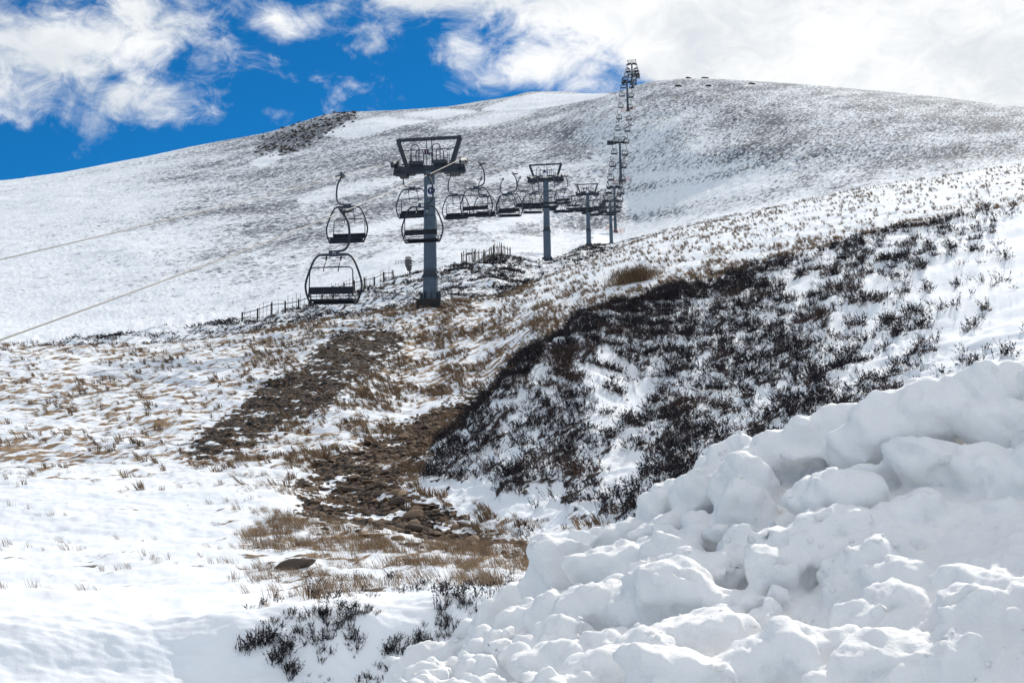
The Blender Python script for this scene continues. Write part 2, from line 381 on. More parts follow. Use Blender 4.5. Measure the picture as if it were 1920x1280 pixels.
# ---- relief
TZ = TZ0.copy()
nearw = sstep(2.5, 4.0, TS)
TZ += nearw * (1 - far) * (fbm(TX * .33, TY * .33, 3, 21) * .16 + fbm(TX * 1.3, TY * 1.3, 3, 31) * .045)
TZ += (1 - far) * sstep(6, 9, TS) * fbm(TX * .9 - TY * .35, TY * 1.5 + TX * .4, 4, 41) * .10
TZ += sstep(2.6, 3.4, TS) * (1 - sstep(7.5, 9, TS)) * (fbm(TX * 1.7, TY * 4.2, 3, 45) * .035 + fbm(TX * 6, TY * 7, 2, 46) * .010)
hw = sstep(13.2, 14.4, TS) * (1 - far)
TZ += hw * (fbm(TX * .28, TY * .28, 4, 51) * .55)
# far slope: lumps drawn out up-slope and to the right
th = R_(62)
U = (TX * math.cos(th) + TY * 1.12 * math.sin(th)); V = (-TX * math.sin(th) + TY * 1.12 * math.cos(th))
farrel = fbm(U * .10, V * .42, 5, 61, .62) * .48 + fbm(TX * .03, TY * .03, 3, 71) * 1.0
TZ += far * farrel * (1 - .8 * sstep(21.2, 22.0, TS))
# sharper furrow around the gully and track
GULLY = [(556, 905), (585, 872), (640, 852), (700, 832), (745, 806), (800, 778), (845, 755), (885, 738), (930, 722), (940, 738), (905, 772), (880, 792), (850, 822), (820, 845), (785, 862), (748, 880), (762, 916), (792, 946), (830, 966), (870, 986), (920, 1004), (995, 1018), (995, 1042), (900, 1040), (830, 1026), (760, 1010), (680, 990), (610, 990), (562, 958), (572, 930)]
TRACK = [(330, 850), (400, 795), (440, 768), (500, 712), (560, 690), (585, 662), (605, 640), (630, 616), (690, 612), (752, 612), (756, 650), (712, 684), (665, 712), (622, 750), (590, 780), (545, 796), (512, 806), (500, 832), (440, 850), (380, 862)]
KNOLL = [(792, 906), (798, 868), (860, 800), (930, 718), (990, 656), (1060, 630), (1073, 600), (1110, 586), (1200, 572), (1250, 545), (1330, 533), (1418, 498), (1700, 425), (2250, 320), (2250, 760), (1700, 850), (1418, 940), (1200, 985), (1100, 985), (1000, 962), (900, 962), (835, 940)]
FRINGE = [(440, 1000), (500, 985), (560, 962), (640, 996), (760, 1016), (900, 1036), (1010, 1036), (1010, 1072), (900, 1082), (780, 1076), (700, 1062), (560, 1036), (500, 1032), (440, 1030)]
DENSE = [([(798, 898), (803, 866), (870, 800), (935, 718), (1000, 650), (1062, 636), (1112, 690), (1085, 740), (1010, 770), (965, 800), (900, 850), (850, 880), (820, 912)], .74),
         ([(955, 842), (1000, 790), (1080, 800), (1100, 832), (1060, 866), (980, 880)], .80),
         ([(1062, 640), (1075, 598), (1110, 584), (1250, 546), (1418, 502), (1418, 622), (1250, 645), (1150, 655)], .80),
         ([(1340, 720), (1340, 676), (1418, 636), (1500, 640), (1500, 720)], .9),
         ([(1172, 812), (1230, 740), (1330, 760), (1382, 792), (1330, 852), (1300, 896), (1212, 905), (1205, 860), (1190, 832)], .80),
         ([(1130, 694), (1180, 678), (1172, 722), (1140, 716)], .8),
         ([(880, 905), (930, 852), (942, 892), (905, 920)], .8),
         ([(1060, 930), (1100, 890), (1130, 930), (1085, 962)], .62), ([(1120, 600), (1300, 560), (1440, 520), (1440, 700), (1330, 740), (1250, 700), (1180, 690)], .66)]
CLEAR = [([(1090, 706), (1200, 690), (1236, 738), (1150, 790), (1100, 766)], .36),
         ([(1000, 900), (1100, 860), (1200, 850), (1205, 930), (1110, 880), (1050, 930)], .36),
         ([(800, 935), (900, 940), (1010, 960), (1110, 985), (990, 1015), (880, 975)], .25),
         ([(745, 880), (798, 850), (800, 900), (840, 950), (790, 940)], .0)]
gmask = poly_mask(QX, QY, GULLY, 16) * (TS > 5.5) * (TS < 12)
tmask = poly_mask(QX, QY, TRACK, 20) * (TS > 8) * (TS < 13.2)
kmask = poly_mask(QX, QY, KNOLL, 7) * (TS > 6.6) * (TS < 11.2)
fmask = poly_mask(QX, QY, FRINGE, 8) * (TS > 4.2) * (TS < 8)
holes = sstep(.12, .24, fbm(TX * .75, TY * .85, 4, 83)) * .9
gmask = gmask * (1 - holes * .75); tmask = tmask * (1 - holes * .45)
stones = fbm(TX * 3.1, TY * 3.1, 3, 81)
TZ += np.maximum(gmask, tmask * .6) * stones * .07
# ---- heather density
hd = kmask * .52
for P_, v_ in DENSE:
    k_ = poly_mask(QX, QY, P_, 12) * kmask; hd = hd * (1 - k_) + v_ * k_
for P_, v_ in CLEAR:
    k_ = poly_mask(QX, QY, P_, 10) * (TS < 11.2); hd = hd * (1 - k_) + v_ * k_
hd *= 1 - .85 * sstep(1540, 2080, PX)          # the slope right of here is mostly drifted over
hn = (fbm(TX * .50, TY * .50, 3, 91) * .55 + fbm(TX * 1.9, TY * 1.7, 3, 95) * .72) * .5 + .5   # ~0..1
hclump = sstep(0, .09, hn - .18 - (1 - hd) * .62) * (hd > .01)
TZ += hclump * .10 * (1 - far)
# ---- cover attributes
cover = np.full(TX.shape, .02, np.float32); tan = np.full(TX.shape, .5, np.float32)
gz = sstep(6.4, 8.4, TS + wob * .9) * (1 - sstep(13.2, 13.6, TS))
gn = fbm(TX * .10, TY * .16, 3, 101)
cover += gz * (.40 + .16 * gn) * (1 - .5 * sstep(58, 78, TR) * sstep(880, 1040, PX)); tan = tan * (1 - gz) + .85 * gz
cover = np.where((TS > 4.6) & (TS < 6.8), np.maximum(cover, .16 + .1 * gn + .16 * sstep(400, 520, PX) * (1 - sstep(700, 820, PX))), cover)
cover = cover * (1 - kmask) + kmask * (.05 + .38 * hclump); tan = tan * (1 - kmask) + .05 * kmask
cover = cover * (1 - fmask) + fmask * .42; tan = np.maximum(tan, fmask * .8)
c2 = sstep(13.3, 13.9, TS) * (1 - far); c2r = sstep(960, 1060, PX)
cover = cover * (1 - c2) + c2 * (.46 - .20 * c2r + .22 * gn); tan = tan * (1 - c2) + (.12 + .3 * c2r) * c2
fn = fbm(TX * .02, TY * .02, 3, 111); fn2 = fbm(U * .028, V * .10, 4, 121, .6)
fc = .51 + .07 * fn + .17 * fn2  # heath cover, raised so its colour also stands in for cloud shadow
fc = fc - .22 * (1 - sstep(17.5, 19.4, TS))                 # snowfield on the valley floor
CRAG = [(490, 262), (560, 236), (640, 212), (668, 212), (650, 235), (600, 262), (540, 285), (480, 290)]
SNOWP = [([(608, 252), (650, 232), (720, 220), (800, 226), (745, 240), (660, 256)], .0),
         ([(760, 216), (830, 206), (890, 208), (830, 220)], .0),
         ([(905, 204), (960, 186), (1010, 176), (1140, 178), (1085, 190), (1010, 204), (930, 206)], .0),
         ([(470, 306), (520, 284), (530, 294), (490, 312)], .03),
         ([(830, 240), (930, 212), (1000, 208), (960, 222), (880, 240)], .18),
         ([(1160, 372), (1290, 340), (1440, 318), (1440, 352), (1290, 380), (1180, 402)], .25),
         ([(890, 338), (1010, 316), (1130, 306), (1020, 326), (900, 346)], .22), ([(560, 372), (690, 342), (800, 330), (700, 352), (570, 382)], .24),
         ([(620, 440), (760, 408), (900, 396), (770, 418), (640, 450)], .14), ([(900, 420), (1010, 398), (1080, 392), (1000, 412), (910, 432)], .12), ([(1180, 330), (1300, 318), (1418, 300), (1300, 328), (1190, 340)], .22),
         ([(1080, 440), (1180, 420), (1300, 404), (1200, 432), (1110, 452)], .06),
         ([(830, 500), (960, 452), (1080, 442), (1100, 456), (960, 474), (860, 498)], .08),
         ([(480, 570), (620, 520), (760, 470), (760, 505), (620, 550), (480, 592)], .10)]
k_ = poly_mask(QX, QY, CRAG, 10) * far; fc = fc * (1 - k_) + k_ * .62
crag = k_
k_ = poly_mask(QX, QY, [(1090, 230), (1180, 200), (1320, 230), (1330, 300), (1250, 350), (1130, 360)], 40) * far; fc = fc * (1 - .22 * k_)
for P_, v_ in SNOWP:
    k_ = poly_mask(PX + wob * 3, PY + wob2 * 2, P_, 5 if v_ < .05 else 12) * far; fc = fc * (1 - k_) + k_ * v_
fc *= 1 - .45 * (1 - sstep(120, 560, PX + wob * 130 + fn * 120)) * far
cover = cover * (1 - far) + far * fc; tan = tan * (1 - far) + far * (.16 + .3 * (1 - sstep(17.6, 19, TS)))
grav = np.maximum(gmask, tmask)
cover = np.clip(cover, 0, 1)
st = np.stack([U * (.30 * far + .8 * (1 - far)), V * (.95 * far + 2.2 * (1 - far)), np.zeros_like(U)], -1)

def terrain_mat():
    m, t, b = mat_new('snowy_moor')
    st_ = t.attr('st', 'Vector'); cov_ = t.attr('cover'); tan_ = t.attr('tan'); gr_ = t.attr('grav'); far_ = t.attr('far')
    pos = t.node('ShaderNodeNewGeometry').outputs['Position']
    na = t.noise(st_, 1.15, 7, .66, .25)
    nb = t.noise(pos, 2.6, 6, .62)
    nm = t.noise(pos, .85, 6, .66)
    wm = t.math('MULTIPLY', far_, .34)
    nn = t.math('ADD', t.math('ADD', t.math('MULTIPLY', na, t.math('SUBTRACT', .82, wm)), t.math('MULTIPLY', nm, wm)), t.math('MULTIPLY', nb, .18))
    nn = t.rng(nn, .30, .70, smooth=False)
    thr = t.math('SUBTRACT', 1.0, cov_)
    ew = t.math('ADD', .07, t.math('MULTIPLY', far_, .06))
    bare = t.rng(t.math('SUBTRACT', nn, thr), t.math('MULTIPLY', ew, -1.0), ew)
    cn = t.noise(pos, 7.0, 4, .6); cw = t.noise(st_, 2.4, 4, .6)
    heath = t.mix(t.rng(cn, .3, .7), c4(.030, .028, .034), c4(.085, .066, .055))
    heath = t.mix(far_, heath, t.mix(t.rng(cw, .3, .7), c4(.056, .069, .094), c4(.168, .176, .196)))  # far heath tinted blue-grey, the mountain's cool shade put into its colour
    straw = t.mix(t.rng(cn, .3, .7), c4(.16, .10, .06), c4(.40, .28, .17))
    veg = t.mix(t.rng(t.math('ADD', t.math('MULTIPLY', tan_, 1.0), t.math('MULTIPLY', t.math('SUBTRACT', cw, .5), .9)), .3, .7), heath, straw)
    sn = t.noise(pos, .5, 5, .55)
    snow = t.mix(t.rng(sn, .3, .7), c4(.77, .81, .855), c4(.87, .885, .90))
    c = t.mix(bare, snow, veg)
    vo = t.node('ShaderNodeTexVoronoi'); vo.inputs['Scale'].default_value = 7.0; t.l.new(pos, vo.inputs['Vector'])
    vr = t.node('ShaderNodeSeparateColor'); t.l.new(vo.outputs['Color'], vr.inputs[0])
    gcol = t.mix(vr.outputs[0], c4(.05, .036, .027), c4(.28, .187, .12))
    gcol = t.mix(t.rng(vo.outputs['Distance'], .05, .6), gcol, c4(.018, .015, .014))
    gs = t.rng(t.math('ADD', t.math('MULTIPLY', gr_, 1.0), t.math('MULTIPLY', t.math('SUBTRACT', t.math('ADD', t.math('MULTIPLY', na, .5), t.math('MULTIPLY', nb, .5)), .5), 3.6)), .50, .62)
    c = t.mix(gs, c, gcol)
    t.l.new(c, b.inputs['Base Color']); b.inputs['Roughness'].default_value = .85; b.inputs['Specular IOR Level'].default_value = .12
    bn = t.node('ShaderNodeBump'); bn.inputs['Strength'].default_value = .55
    t.l.new(t.math('ADD', .05, t.math('MULTIPLY', far_, .30)), bn.inputs['Distance'])
    hgt = t.math('ADD', t.math('MULTIPLY', bare, .6), t.math('ADD', t.math('MULTIPLY', nb, .7), t.math('MULTIPLY', na, .7)))
    t.l.new(hgt, bn.inputs['Height']); t.l.new(bn.outputs[0], b.inputs['Normal'])
    return m
M['moor'] = terrain_mat()
def grid_faces(r0, r1, nc, off=0):
    i = np.arange(r0, r1 - 1)[:, None] * nc + np.arange(nc - 1)[None] - off
    return np.stack([i, i + 1, i + nc + 1, i + nc], -1).reshape(-1, 4)
NC = TX.shape[1]; NR = TX.shape[0]
SPLIT = int(np.searchsorted(SS, FI['hidden'] + .3))
def terrain_part(name, r0, r1):
    sl_ = slice(r0, r1)
    V_ = np.stack([TX[sl_], TY[sl_], TZ[sl_]], -1).reshape(-1, 3)
    me = npmesh(name, V_, grid_faces(0, r1 - r0, NC),
                {'cover': cover[sl_].ravel(), 'tan': tan[sl_].ravel(), 'grav': grav[sl_].ravel(), 'far': far[sl_].ravel()},
                True, {'st': st[sl_].reshape(-1, 3)})
    return link(name, me, M['moor'])
tag(terrain_part('hillside', 0, SPLIT + 1), kind='structure')
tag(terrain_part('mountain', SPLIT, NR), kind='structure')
# car-park snow behind the camera
bm = bmesh.new(); add_box(bm, 0, -60, -.56, 240, 118, 1.0)
tag(bmobj('ground', bm, M['snow']), kind='structure')

def ground_z(x, y):
    a = math.atan2(x, y); r = math.hypot(x, y)
    f = (a - AZ[0]) / (AZ[1] - AZ[0]); j = int(max(0, min(NC - 2, math.floor(f)))); f = min(1, max(0, f - j))
    z0 = np.interp(r, TR[:, j], TZ[:, j]); z1 = np.interp(r, TR[:, j + 1], TZ[:, j + 1])
    return float(z0 * (1 - f) + z1 * f)
def ground_at(px, py, smin=3.0, smax=23.0):
    """first point of the land seen along a pixel of the photograph"""
    d = ray(px, py); a = math.atan2(d[0], d[1]); tz = d[2] / math.hypot(d[0], d[1])
    j = int(np.clip(round((a - AZ[0]) / (AZ[1] - AZ[0])), 0, NC - 1))
    r = TR[:, j]; z = TZ[:, j]; e = (z - CZ) / np.maximum(r, .01)
    ok = np.nonzero((e >= tz) & (SS >= smin) & (SS <= smax))[0]
    if not len(ok): return None
    i = ok[0]
    if i > 0 and e[i] != e[i - 1]:
        f = float(np.clip((tz - e[i - 1]) / (e[i] - e[i - 1]), 0, 1)); rr = r[i - 1] * (1 - f) + r[i] * f
    else: rr = r[i]
    x, y = rr * math.sin(a), rr * math.cos(a)
    return Vector((x, y, ground_z(x, y)))

# random points on the land with a weight per vertex
_dx = np.hypot(np.diff(TX, axis=1)[:-1], np.diff(TY, axis=1)[:-1]); _dr = np.diff(TR, axis=0)[:, :-1]
AREA = _dx * _dr
def scatter(weight, per_m2, maxn):
    wgt = AREA * weight[:-1, :-1]; tot_ = wgt.sum()
    n = int(min(maxn, tot_ * per_m2)); p = wgt.ravel() / tot_
    cs = np.cumsum(p); idx = np.searchsorted(cs, rng.random(n)); idx = np.clip(idx, 0, len(p) - 1)
    i, j = np.divmod(idx, NC - 1); u = rng.random(n); v = rng.random(n)
    def bl(A): return (A[i, j] * (1 - u) + A[i, j + 1] * u) * (1 - v) + (A[i + 1, j] * (1 - u) + A[i + 1, j + 1] * u) * v
    return np.stack([bl(TX), bl(TY), bl(TZ)], -1), i, j
def stamp(name, protos, P, scale, rot, var, mat, tilt=None):
    """one mesh out of many copies of small tri prototypes"""
    Vs, Fs, As = [], [], []; off = 0
    which = rng.integers(0, len(protos), len(P))
    for k, (pv, pf, pa) in enumerate(protos):
        sel = np.nonzero(which == k)[0]
        if not len(sel): continue
        c, s_ = np.cos(rot[sel])[:, None], np.sin(rot[sel])[:, None]
        sc = scale[sel]
        if sc.ndim == 1: sc = sc[:, None].repeat(3, 1)
        x = pv[None, :, 0] * sc[:, :1]; y = pv[None, :, 1] * sc[:, 1:2]; z = pv[None, :, 2] * sc[:, 2:3]
        X_ = x * c - y * s_; Y_ = x * s_ + y * c
        if tilt is not None: X_ = X_ + z * tilt[sel][:, :1]; Y_ = Y_ + z * tilt[sel][:, 1:2]
        vv = np.stack([X_ + P[sel, 0:1], Y_ + P[sel, 1:2], z + P[sel, 2:3]], -1).reshape(-1, 3)
        n_ = len(pv)
        ff = (pf[None] + (np.arange(len(sel)) * n_)[:, None, None]).reshape(-1, 3) + off
        Vs.append(vv); Fs.append(ff); As.append(np.clip(pa[None] * .5 + var[sel][:, None], 0, 1).ravel()); off += len(vv)
    me = npmesh(name, np.concatenate(Vs), np.concatenate(Fs), {'var': np.concatenate(As)}, False)
    return link(name, me, mat)
def heather_proto(seed, stems=9, leaves=6, lw=.05):
    r = np.random.default_rng(seed); V_, F_, A_ = [], [], []
    for s_ in range(stems):
        a = r.random() * 6.283; lean = r.uniform(.1, .95); L = r.uniform(.55, 1.0); bx, by = r.normal(0, .16, 2)
        d = np.array([math.cos(a) * lean, math.sin(a) * lean, 1.0]); d /= np.linalg.norm(d)
        for k in range(leaves):
            f = (k + .6) / leaves; f = .2 + .8 * f
            p = np.array([bx, by, 0]) + d * L * f + np.array([0, 0, -.18 * lean * f * f])
            e = r.normal(0, 1, 3); e /= np.linalg.norm(e); up = d * .6 + r.normal(0, .45, 3)
            w_ = lw * r.uniform(.7, 1.4) * (1.25 - .5 * f)
            i0 = len(V_); V_ += [p - e * w_, p + e * w_, p + up * w_ * 2.6]; F_.append((i0, i0 + 1, i0 + 2)); A_ += [r.random() * .5] * 3
        i0 = len(V_); e = np.array([math.sin(a), -math.cos(a), 0]) * .012
        V_ += [np.array([bx, by, -.05]) - e, np.array([bx, by, -.05]) + e, np.array([bx, by, 0]) + d * L * .9]; F_.append((i0, i0 + 1, i0 + 2)); A_ += [.3] * 3
    return np.array(V_), np.array(F_), np.array(A_)
def grass_proto(seed, blades=16, bw=.022, spread=.3):
    r = np.random.default_rng(seed); V_, F_, A_ = [], [], []
    for s_ in range(blades):
        a = r.random() * 6.283; bx, by = r.normal(0, spread * .45, 2); L = r.uniform(.5, 1.0)
        ox, oy = math.cos(a) * spread * r.uniform(.2, 1), math.sin(a) * spread * r.uniform(.2, 1)
        b0 = np.array([bx, by, -.03]); b1 = b0 + np.array([ox * .5, oy * .5, L * .62]); b2 = b0 + np.array([ox * 1.7, oy * 1.7, L * r.uniform(.72, 1.0)])
        q_ = r.random() * 3.14; e = np.array([math.cos(q_), math.sin(q_), 0]) * bw
        i0 = len(V_); V_ += [b0 - e, b0 + e, b1 + e * .7, b1 - e * .7, b2]
        F_ += [(i0, i0 + 1, i0 + 2), (i0, i0 + 2, i0 + 3), (i0 + 3, i0 + 2, i0 + 4)]; A_ += [r.random() * .6] * 5
    return np.array(V_), np.array(F_), np.array(A_)
def rock_proto(seed, sub=2, flat=.62):
    r = np.random.default_rng(seed)
    bm = bmesh.new(); bmesh.ops.create_icosphere(bm, subdivisions=sub, radius=1.0)
    V_ = np.array([v.co for v in bm.verts]); F_ = np.array([[v.index for v in f.verts] for f in bm.faces]); bm.free()
    for _ in range(9):                        # knock flat faces off a ball
        n_ = r.normal(0, 1, 3); n_ /= np.linalg.norm(n_); h_ = r.uniform(.5, .85)
        d = V_ @ n_; V_ = V_ - np.maximum(0, d - h_)[:, None] * n_[None] * .92
    V_ = V_ * np.array([1, r.uniform(.6, .95), flat * r.uniform(.7, 1.15)])
    return V_, F_, np.full(len(V_), 0.0)

# ---- heather on the knoll: ground cover, far too many sprigs to count
hp = [heather_proto(i) for i in range(7)]
P, i_, j_ = scatter((hclump + .012 * hd) * (hd > .02) * (PX < 2050), 23, 32000)
n = len(P); sc = rng.uniform(.20, .46, n) * (.75 + .5 * hn[i_, j_]); var = np.clip(rng.normal(.12, .14, n) + .45 * (rng.random(n) < .16) + .5 * sstep(.2, .5, fbm(P[:, 0] * .35, P[:, 1] * .35, 2, 97)), 0, 1)
P[:, 2] -= .03
tag(stamp('heather_cover', hp, P, sc, rng.random(n) * 6.28, var, M['heather'], np.stack([rng.normal(-.1, .18, n), rng.normal(-.1, .15, n)], -1)), kind='stuff',
    label='dark heather covering the snowy knoll in ragged patches', cat='heather')
# heather fringe on the second slope below the fence
h2 = c2 * (1 - .88 * sstep(940, 1040, PX)) * .8 * sstep(.02, .25, fbm(TX * .33, TY * .22, 4, 131) + .06) * (TS < 16.4)
P, i_, j_ = scatter(h2, 2.2, 16000); n = len(P)
tag(stamp('moor_heather', [heather_proto(20 + i, 7, 4, .09) for i in range(4)], P, np.stack([rng.uniform(.4, .8, n)] * 2 + [rng.uniform(.25, .5, n)], -1), rng.random(n) * 6.28, np.clip(rng.normal(.15, .15, n), 0, 1), M['heather']), kind='stuff',
    label='dark heather patches on the slope below the fence', cat='heather')
# ---- tussock grass on the long slope
gp = [grass_proto(40 + i, 15, .034, .36) for i in range(6)]
tn = fbm(TX * .42, TY * .30, 4, 141)
gw = gz * (1 - .80 * sstep(58, 78, TR) * sstep(880, 1040, PX)) * (1 - kmask) * (1 - grav) * sstep(-.25, .30, tn) * (TS > 7.2) * (1 - .6 * (1 - sstep(380, 520, PX)))
P, i_, j_ = scatter(gw * (1 + .5 * sstep(430, 520, PX) * (1 - sstep(900, 980, PX))), 9.5, 32000); n = len(P)
tag(stamp('tussock_grass', gp, P, rng.uniform(.13, .34, n), rng.random(n) * 6.28, np.clip(rng.normal(.28, .17, n), 0, 1), M['grass'],
    np.stack([rng.normal(-.45, .25, n), rng.normal(-.25, .2, n)], -1)), kind='stuff', label='straw coloured grass tufts poking through the snow slope', cat='grass')
# ---- long dead grass fringing the gully
gl = [grass_proto(60 + i, 18, .013, .42) for i in range(6)]
f2 = np.maximum(fmask, .5 * poly_mask(QX, QY, [(500, 1100), (600, 1085), (700, 1098), (780, 1075), (960, 1078), (940, 1110), (820, 1100), (700, 1110), (560, 1125), (500, 1125)], 8)) * (TS > 4.1) * (TS < 8)
P, i_, j_ = scatter(f2 * sstep(-.35, .15, fbm(TX * .8, TY * .8, 3, 151)), 46, 9000); n = len(P)
tag(stamp('fringe_grass', gl, P, rng.uniform(.10, .30, n), rng.random(n) * 6.28, np.clip(rng.normal(.42, .16, n), 0, 1), M['grass'],
    np.stack([rng.normal(-.35, .25, n), rng.normal(0, .2, n)], -1)), kind='stuff', label='long tawny dead grass along the near edge of the stony gully', cat='grass')
P, i_, j_ = scatter((TS > 4.0) * (TS < 9) * (1 - fmask) * (1 - kmask) * (1 - gmask) * sstep(.10, .4, fbm(TX * .45, TY * .6, 4, 161)) * (.25 + .75 * sstep(330, 500, PX)) * (.45 + .55 * sstep(4.0, 5.0, TS)) * (1 + .8 * sstep(400, 520, PX)), 22, 8000); n = len(P)
tag(stamp('sparse_grass', gl, P, rng.uniform(.07, .2, n), rng.random(n) * 6.28, np.clip(rng.normal(.34, .16, n), 0, 1), M['grass'],
    np.stack([rng.normal(-.45, .25, n), rng.normal(0, .2, n)], -1)), kind='stuff', label='sparse dead grass wisps on the near snow', cat='grass')
P, i_, j_ = scatter((TS > 3.05) * (TS < 4.9) * sstep(.12, .22, fbm(TX * 1.1, TY * 1.3, 3, 171)) * sstep(430, 520, PX) * (1 - sstep(930, 980, PX)), 20, 420); n = len(P)
tag(stamp('heather_sprigs', hp, P, rng.uniform(.08, .2, n), rng.random(n) * 6.28, np.clip(rng.normal(.25, .2, n), 0, 1), M['heather']), kind='stuff', label='thin heather sprigs poking from the near snow bank', cat='heather')
# ---- gravel: the small stones of gully and track
sp = [rock_proto(i, 1) for i in range(6)]
P, i_, j_ = scatter(gmask + .0, 40, 9000); n = len(P); s_ = rng.uniform(.035, .11, n)
tag(stamp('gully_gravel', sp, P, s_, rng.random(n) * 6.28, np.clip(rng.normal(.42, .22, n), 0, 1), M['stone']), kind='stuff', label='small brown stones filling the gully', cat='gravel')
P, i_, j_ = scatter(tmask + .0, 11, 9000); n = len(P); s_ = rng.uniform(.05, .15, n)
tag(stamp('track_gravel', sp, P, s_, rng.random(n) * 6.28, np.clip(rng.normal(.40, .2, n), 0, 1), M['stone']), kind='stuff', label='dark brown gravel of the bare track on the left slope', cat='gravel')
# ---- crag blocks on the far left skyline
P, i_, j_ = scatter(crag * (TS < 22.2), .14, 1800); n = len(P); s_ = rng.uniform(.35, 1.3, n)
tag(stamp('crag_rubble', sp, P, s_, rng.random(n) * 6.28, np.clip(rng.normal(.12, .1, n), 0, 1), M['stone']), kind='stuff', label='dark boulder rubble under the left skyline', cat='rubble')

# ---- individual boulders in the gully
stone_me = []
for i in range(12):
    v_, f_, a_ = rock_proto(200 + i, 3, .66)
    nz = np.array([mnoise.noise(Vector(p) * 3.0 + Vector((i * 7.1, 0, 0))) for p in v_]); v_ = v_ * (1 + nz[:, None] * .06)
    for k in range(3):
        stone_me.append(npmesh('stone', v_, f_, {'var': np.full(len(v_), [.16, .48, .78][k])}, False)); stone_me[-1].materials.append(M['stone'])
def boulder(name, pos, size, k, rz, label, group=None, tiltx=0.0, tilty=0.0, cat='rock', sink=.25):
    o = bpy.data.objects.new(name, stone_me[k % len(stone_me)]); col.objects.link(o)
    o.location = Vector(pos) + Vector((0, 0, size[2] * (.66 - sink * 1.6))); o.rotation_euler = (tiltx, tilty, rz); o.scale = size
    return tag(o, label, cat, group)
SPECIAL = [
 ((592, 945), (.15, .13, .17), 4, .4, 'rounded warm brown boulder on the left side of the gully'),
 ((843, 780), (.26, .2, .2), 7, .2, 'big dark brown boulder in the upper gully beside the heather knoll'),
 ((823, 803), (.24, .17, .13), 11, .1, 'smooth tan boulder lying just below the big dark boulder in the upper gully'),
 ((700, 1005), (.29, .16, .10), 5, .1, 'long pale grey boulder at the lower edge of the gully'),
 ((748, 1012), (.17, .14, .15), 1, .7, 'reddish brown block beside the long pale boulder'),
 ((774, 1022), (.22, .15, .09), 3, -.2, 'flat brown rock half sunk in grass at the gully lip'),
 ((552, 1064), (.34, .24, .17), 6, .2, 'flat dark grey slab lying on the snow left of the grass fringe'),
 ((575, 1022), (.22, .15, .12), 0, .6, 'dark brown wedge of rock in tawny grass'),
 ((568, 910), (.20, .17, .13), 9, .3, 'dark grey boulder at the left tip of the gully'),
 ((608, 918), (.20, .14, .10), 3, .2, 'dark mossy slab beside the left-tip boulder'),
 ((680, 885), (.19, .1, .12), 6, .5, 'dark slanted slab standing in the middle of the gully'),
 ((698, 890), (.22, .12, .08), 4, .1, 'long reddish slab right of the slanted dark slab'),
 ((782, 955), (.16, .13, .11), 8, .1, 'brown rock at the edge of the snow below the knoll'),
 ((783, 780), (.05, .05, .16), 0, .1, 'small dark upright stone on the snow above the gully'),
 ((940, 557), (.42, .3, .32), 0, .1, 'single black boulder on the ridge right of the nearest tower'),
 ((881, 477), (.7, .5, .5), 3, .3, 'lone black boulder in the snow beyond the pale fence'),
]
for (p_, s3, k, rz, lab) in SPECIAL:
    g = ground_at(*p_); ty_ = -.16 if p_ == (552, 1064) else 0.0
    if p_ == (881, 477): g = ground_at(881, 477, FI['valley'] - .3)
    boulder('boulder', g, s3, k, rz, lab, None, 0.0, ty_)
P, i_, j_ = scatter(gmask * (PX > 480), 12, 265); o_ = np.argsort(-P[:, 1])
for q_ in range(len(P)):
    s_ = .085 + .14 * random.random() ** 1.6
    boulder('gully_stone', P[q_], (s_ * random.uniform(.9, 1.4), s_ * random.uniform(.8, 1.1), s_ * random.uniform(.6, 1.0)), random.randrange(36), random.random() * 6.28,
            'weathered brown or grey stone lying loose among others in the gully', 'loose stones in the gully', random.uniform(-.3, .3), random.uniform(-.3, .3))
SKYR = [(628, 214, 'black outcrop on the left skyline'), (1008, 173, 'dark rock pile on the middle skyline above the snow patch'),
        (1292, 149, 'small dark rock on the rounded right skyline'), (1322, 149, 'wider dark rock near the top of the rounded right skyline'),
        (1272, 161, 'low dark rock just under the right skyline'), (1329, 161, 'dark flat rock below the right summit'), (1410, 157, 'dark rock at the far right skyline')]
for (a, b_, lab) in SKYR:
    if b_ in (149, 173, 214):
        d_ = ray(a, b_); j = int(np.clip(round((math.atan2(d_[0], d_[1]) - AZ[0]) / (AZ[1] - AZ[0])), 0, NC - 1)); i = int(np.searchsorted(SS, FI['skyline'] - .04)); g = Vector((TX[i, j], TY[i, j], TZ[i, j]))
    else: g = ground_at(a, b_ + 1, FI['valley'], 23) or ground_at(a, b_ + 6, FI['valley'], 23)
    if g is not None: boulder('outcrop', g, (random.uniform(1.3, 2.4), 1.2, random.uniform(.6, 1.0)), random.randrange(4) * 3, random.random(), lab)

# ---- rush clump and single heather bushes
def plant(name, protos, g, wid, hgt, nn, mat, label, cat, vm=.2, group=None, lean=0.0):
    r = rng; P_ = np.stack([r.normal(0, wid * .26, nn), r.normal(0, wid * .2, nn), np.zeros(nn)], -1)
    for q_ in range(nn): P_[q_, 2] = ground_z(g.x + P_[q_, 0], g.y + P_[q_, 1]) - g.z - .02
    o = stamp(name, protos, P_, np.stack([r.uniform(.5, .9, nn) * hgt] * 2 + [r.uniform(.6, 1.05, nn) * hgt], -1), r.random(nn) * 6.28,
              np.clip(r.normal(vm, .15, nn), 0, 1), mat, np.stack([r.normal(lean, .15, nn), r.normal(0, .12, nn)], -1))
    o.location = g; return tag(o, label, cat, group)
g = ground_at(1190, 527)
plant('rush_clump', [grass_proto(80 + i, 22, .010, .5) for i in range(4)], g, 2.3, 1.25, 90, M['grass'], 'large brown clump of rushes on the snowy rise above the heather', 'grass clump', .12)
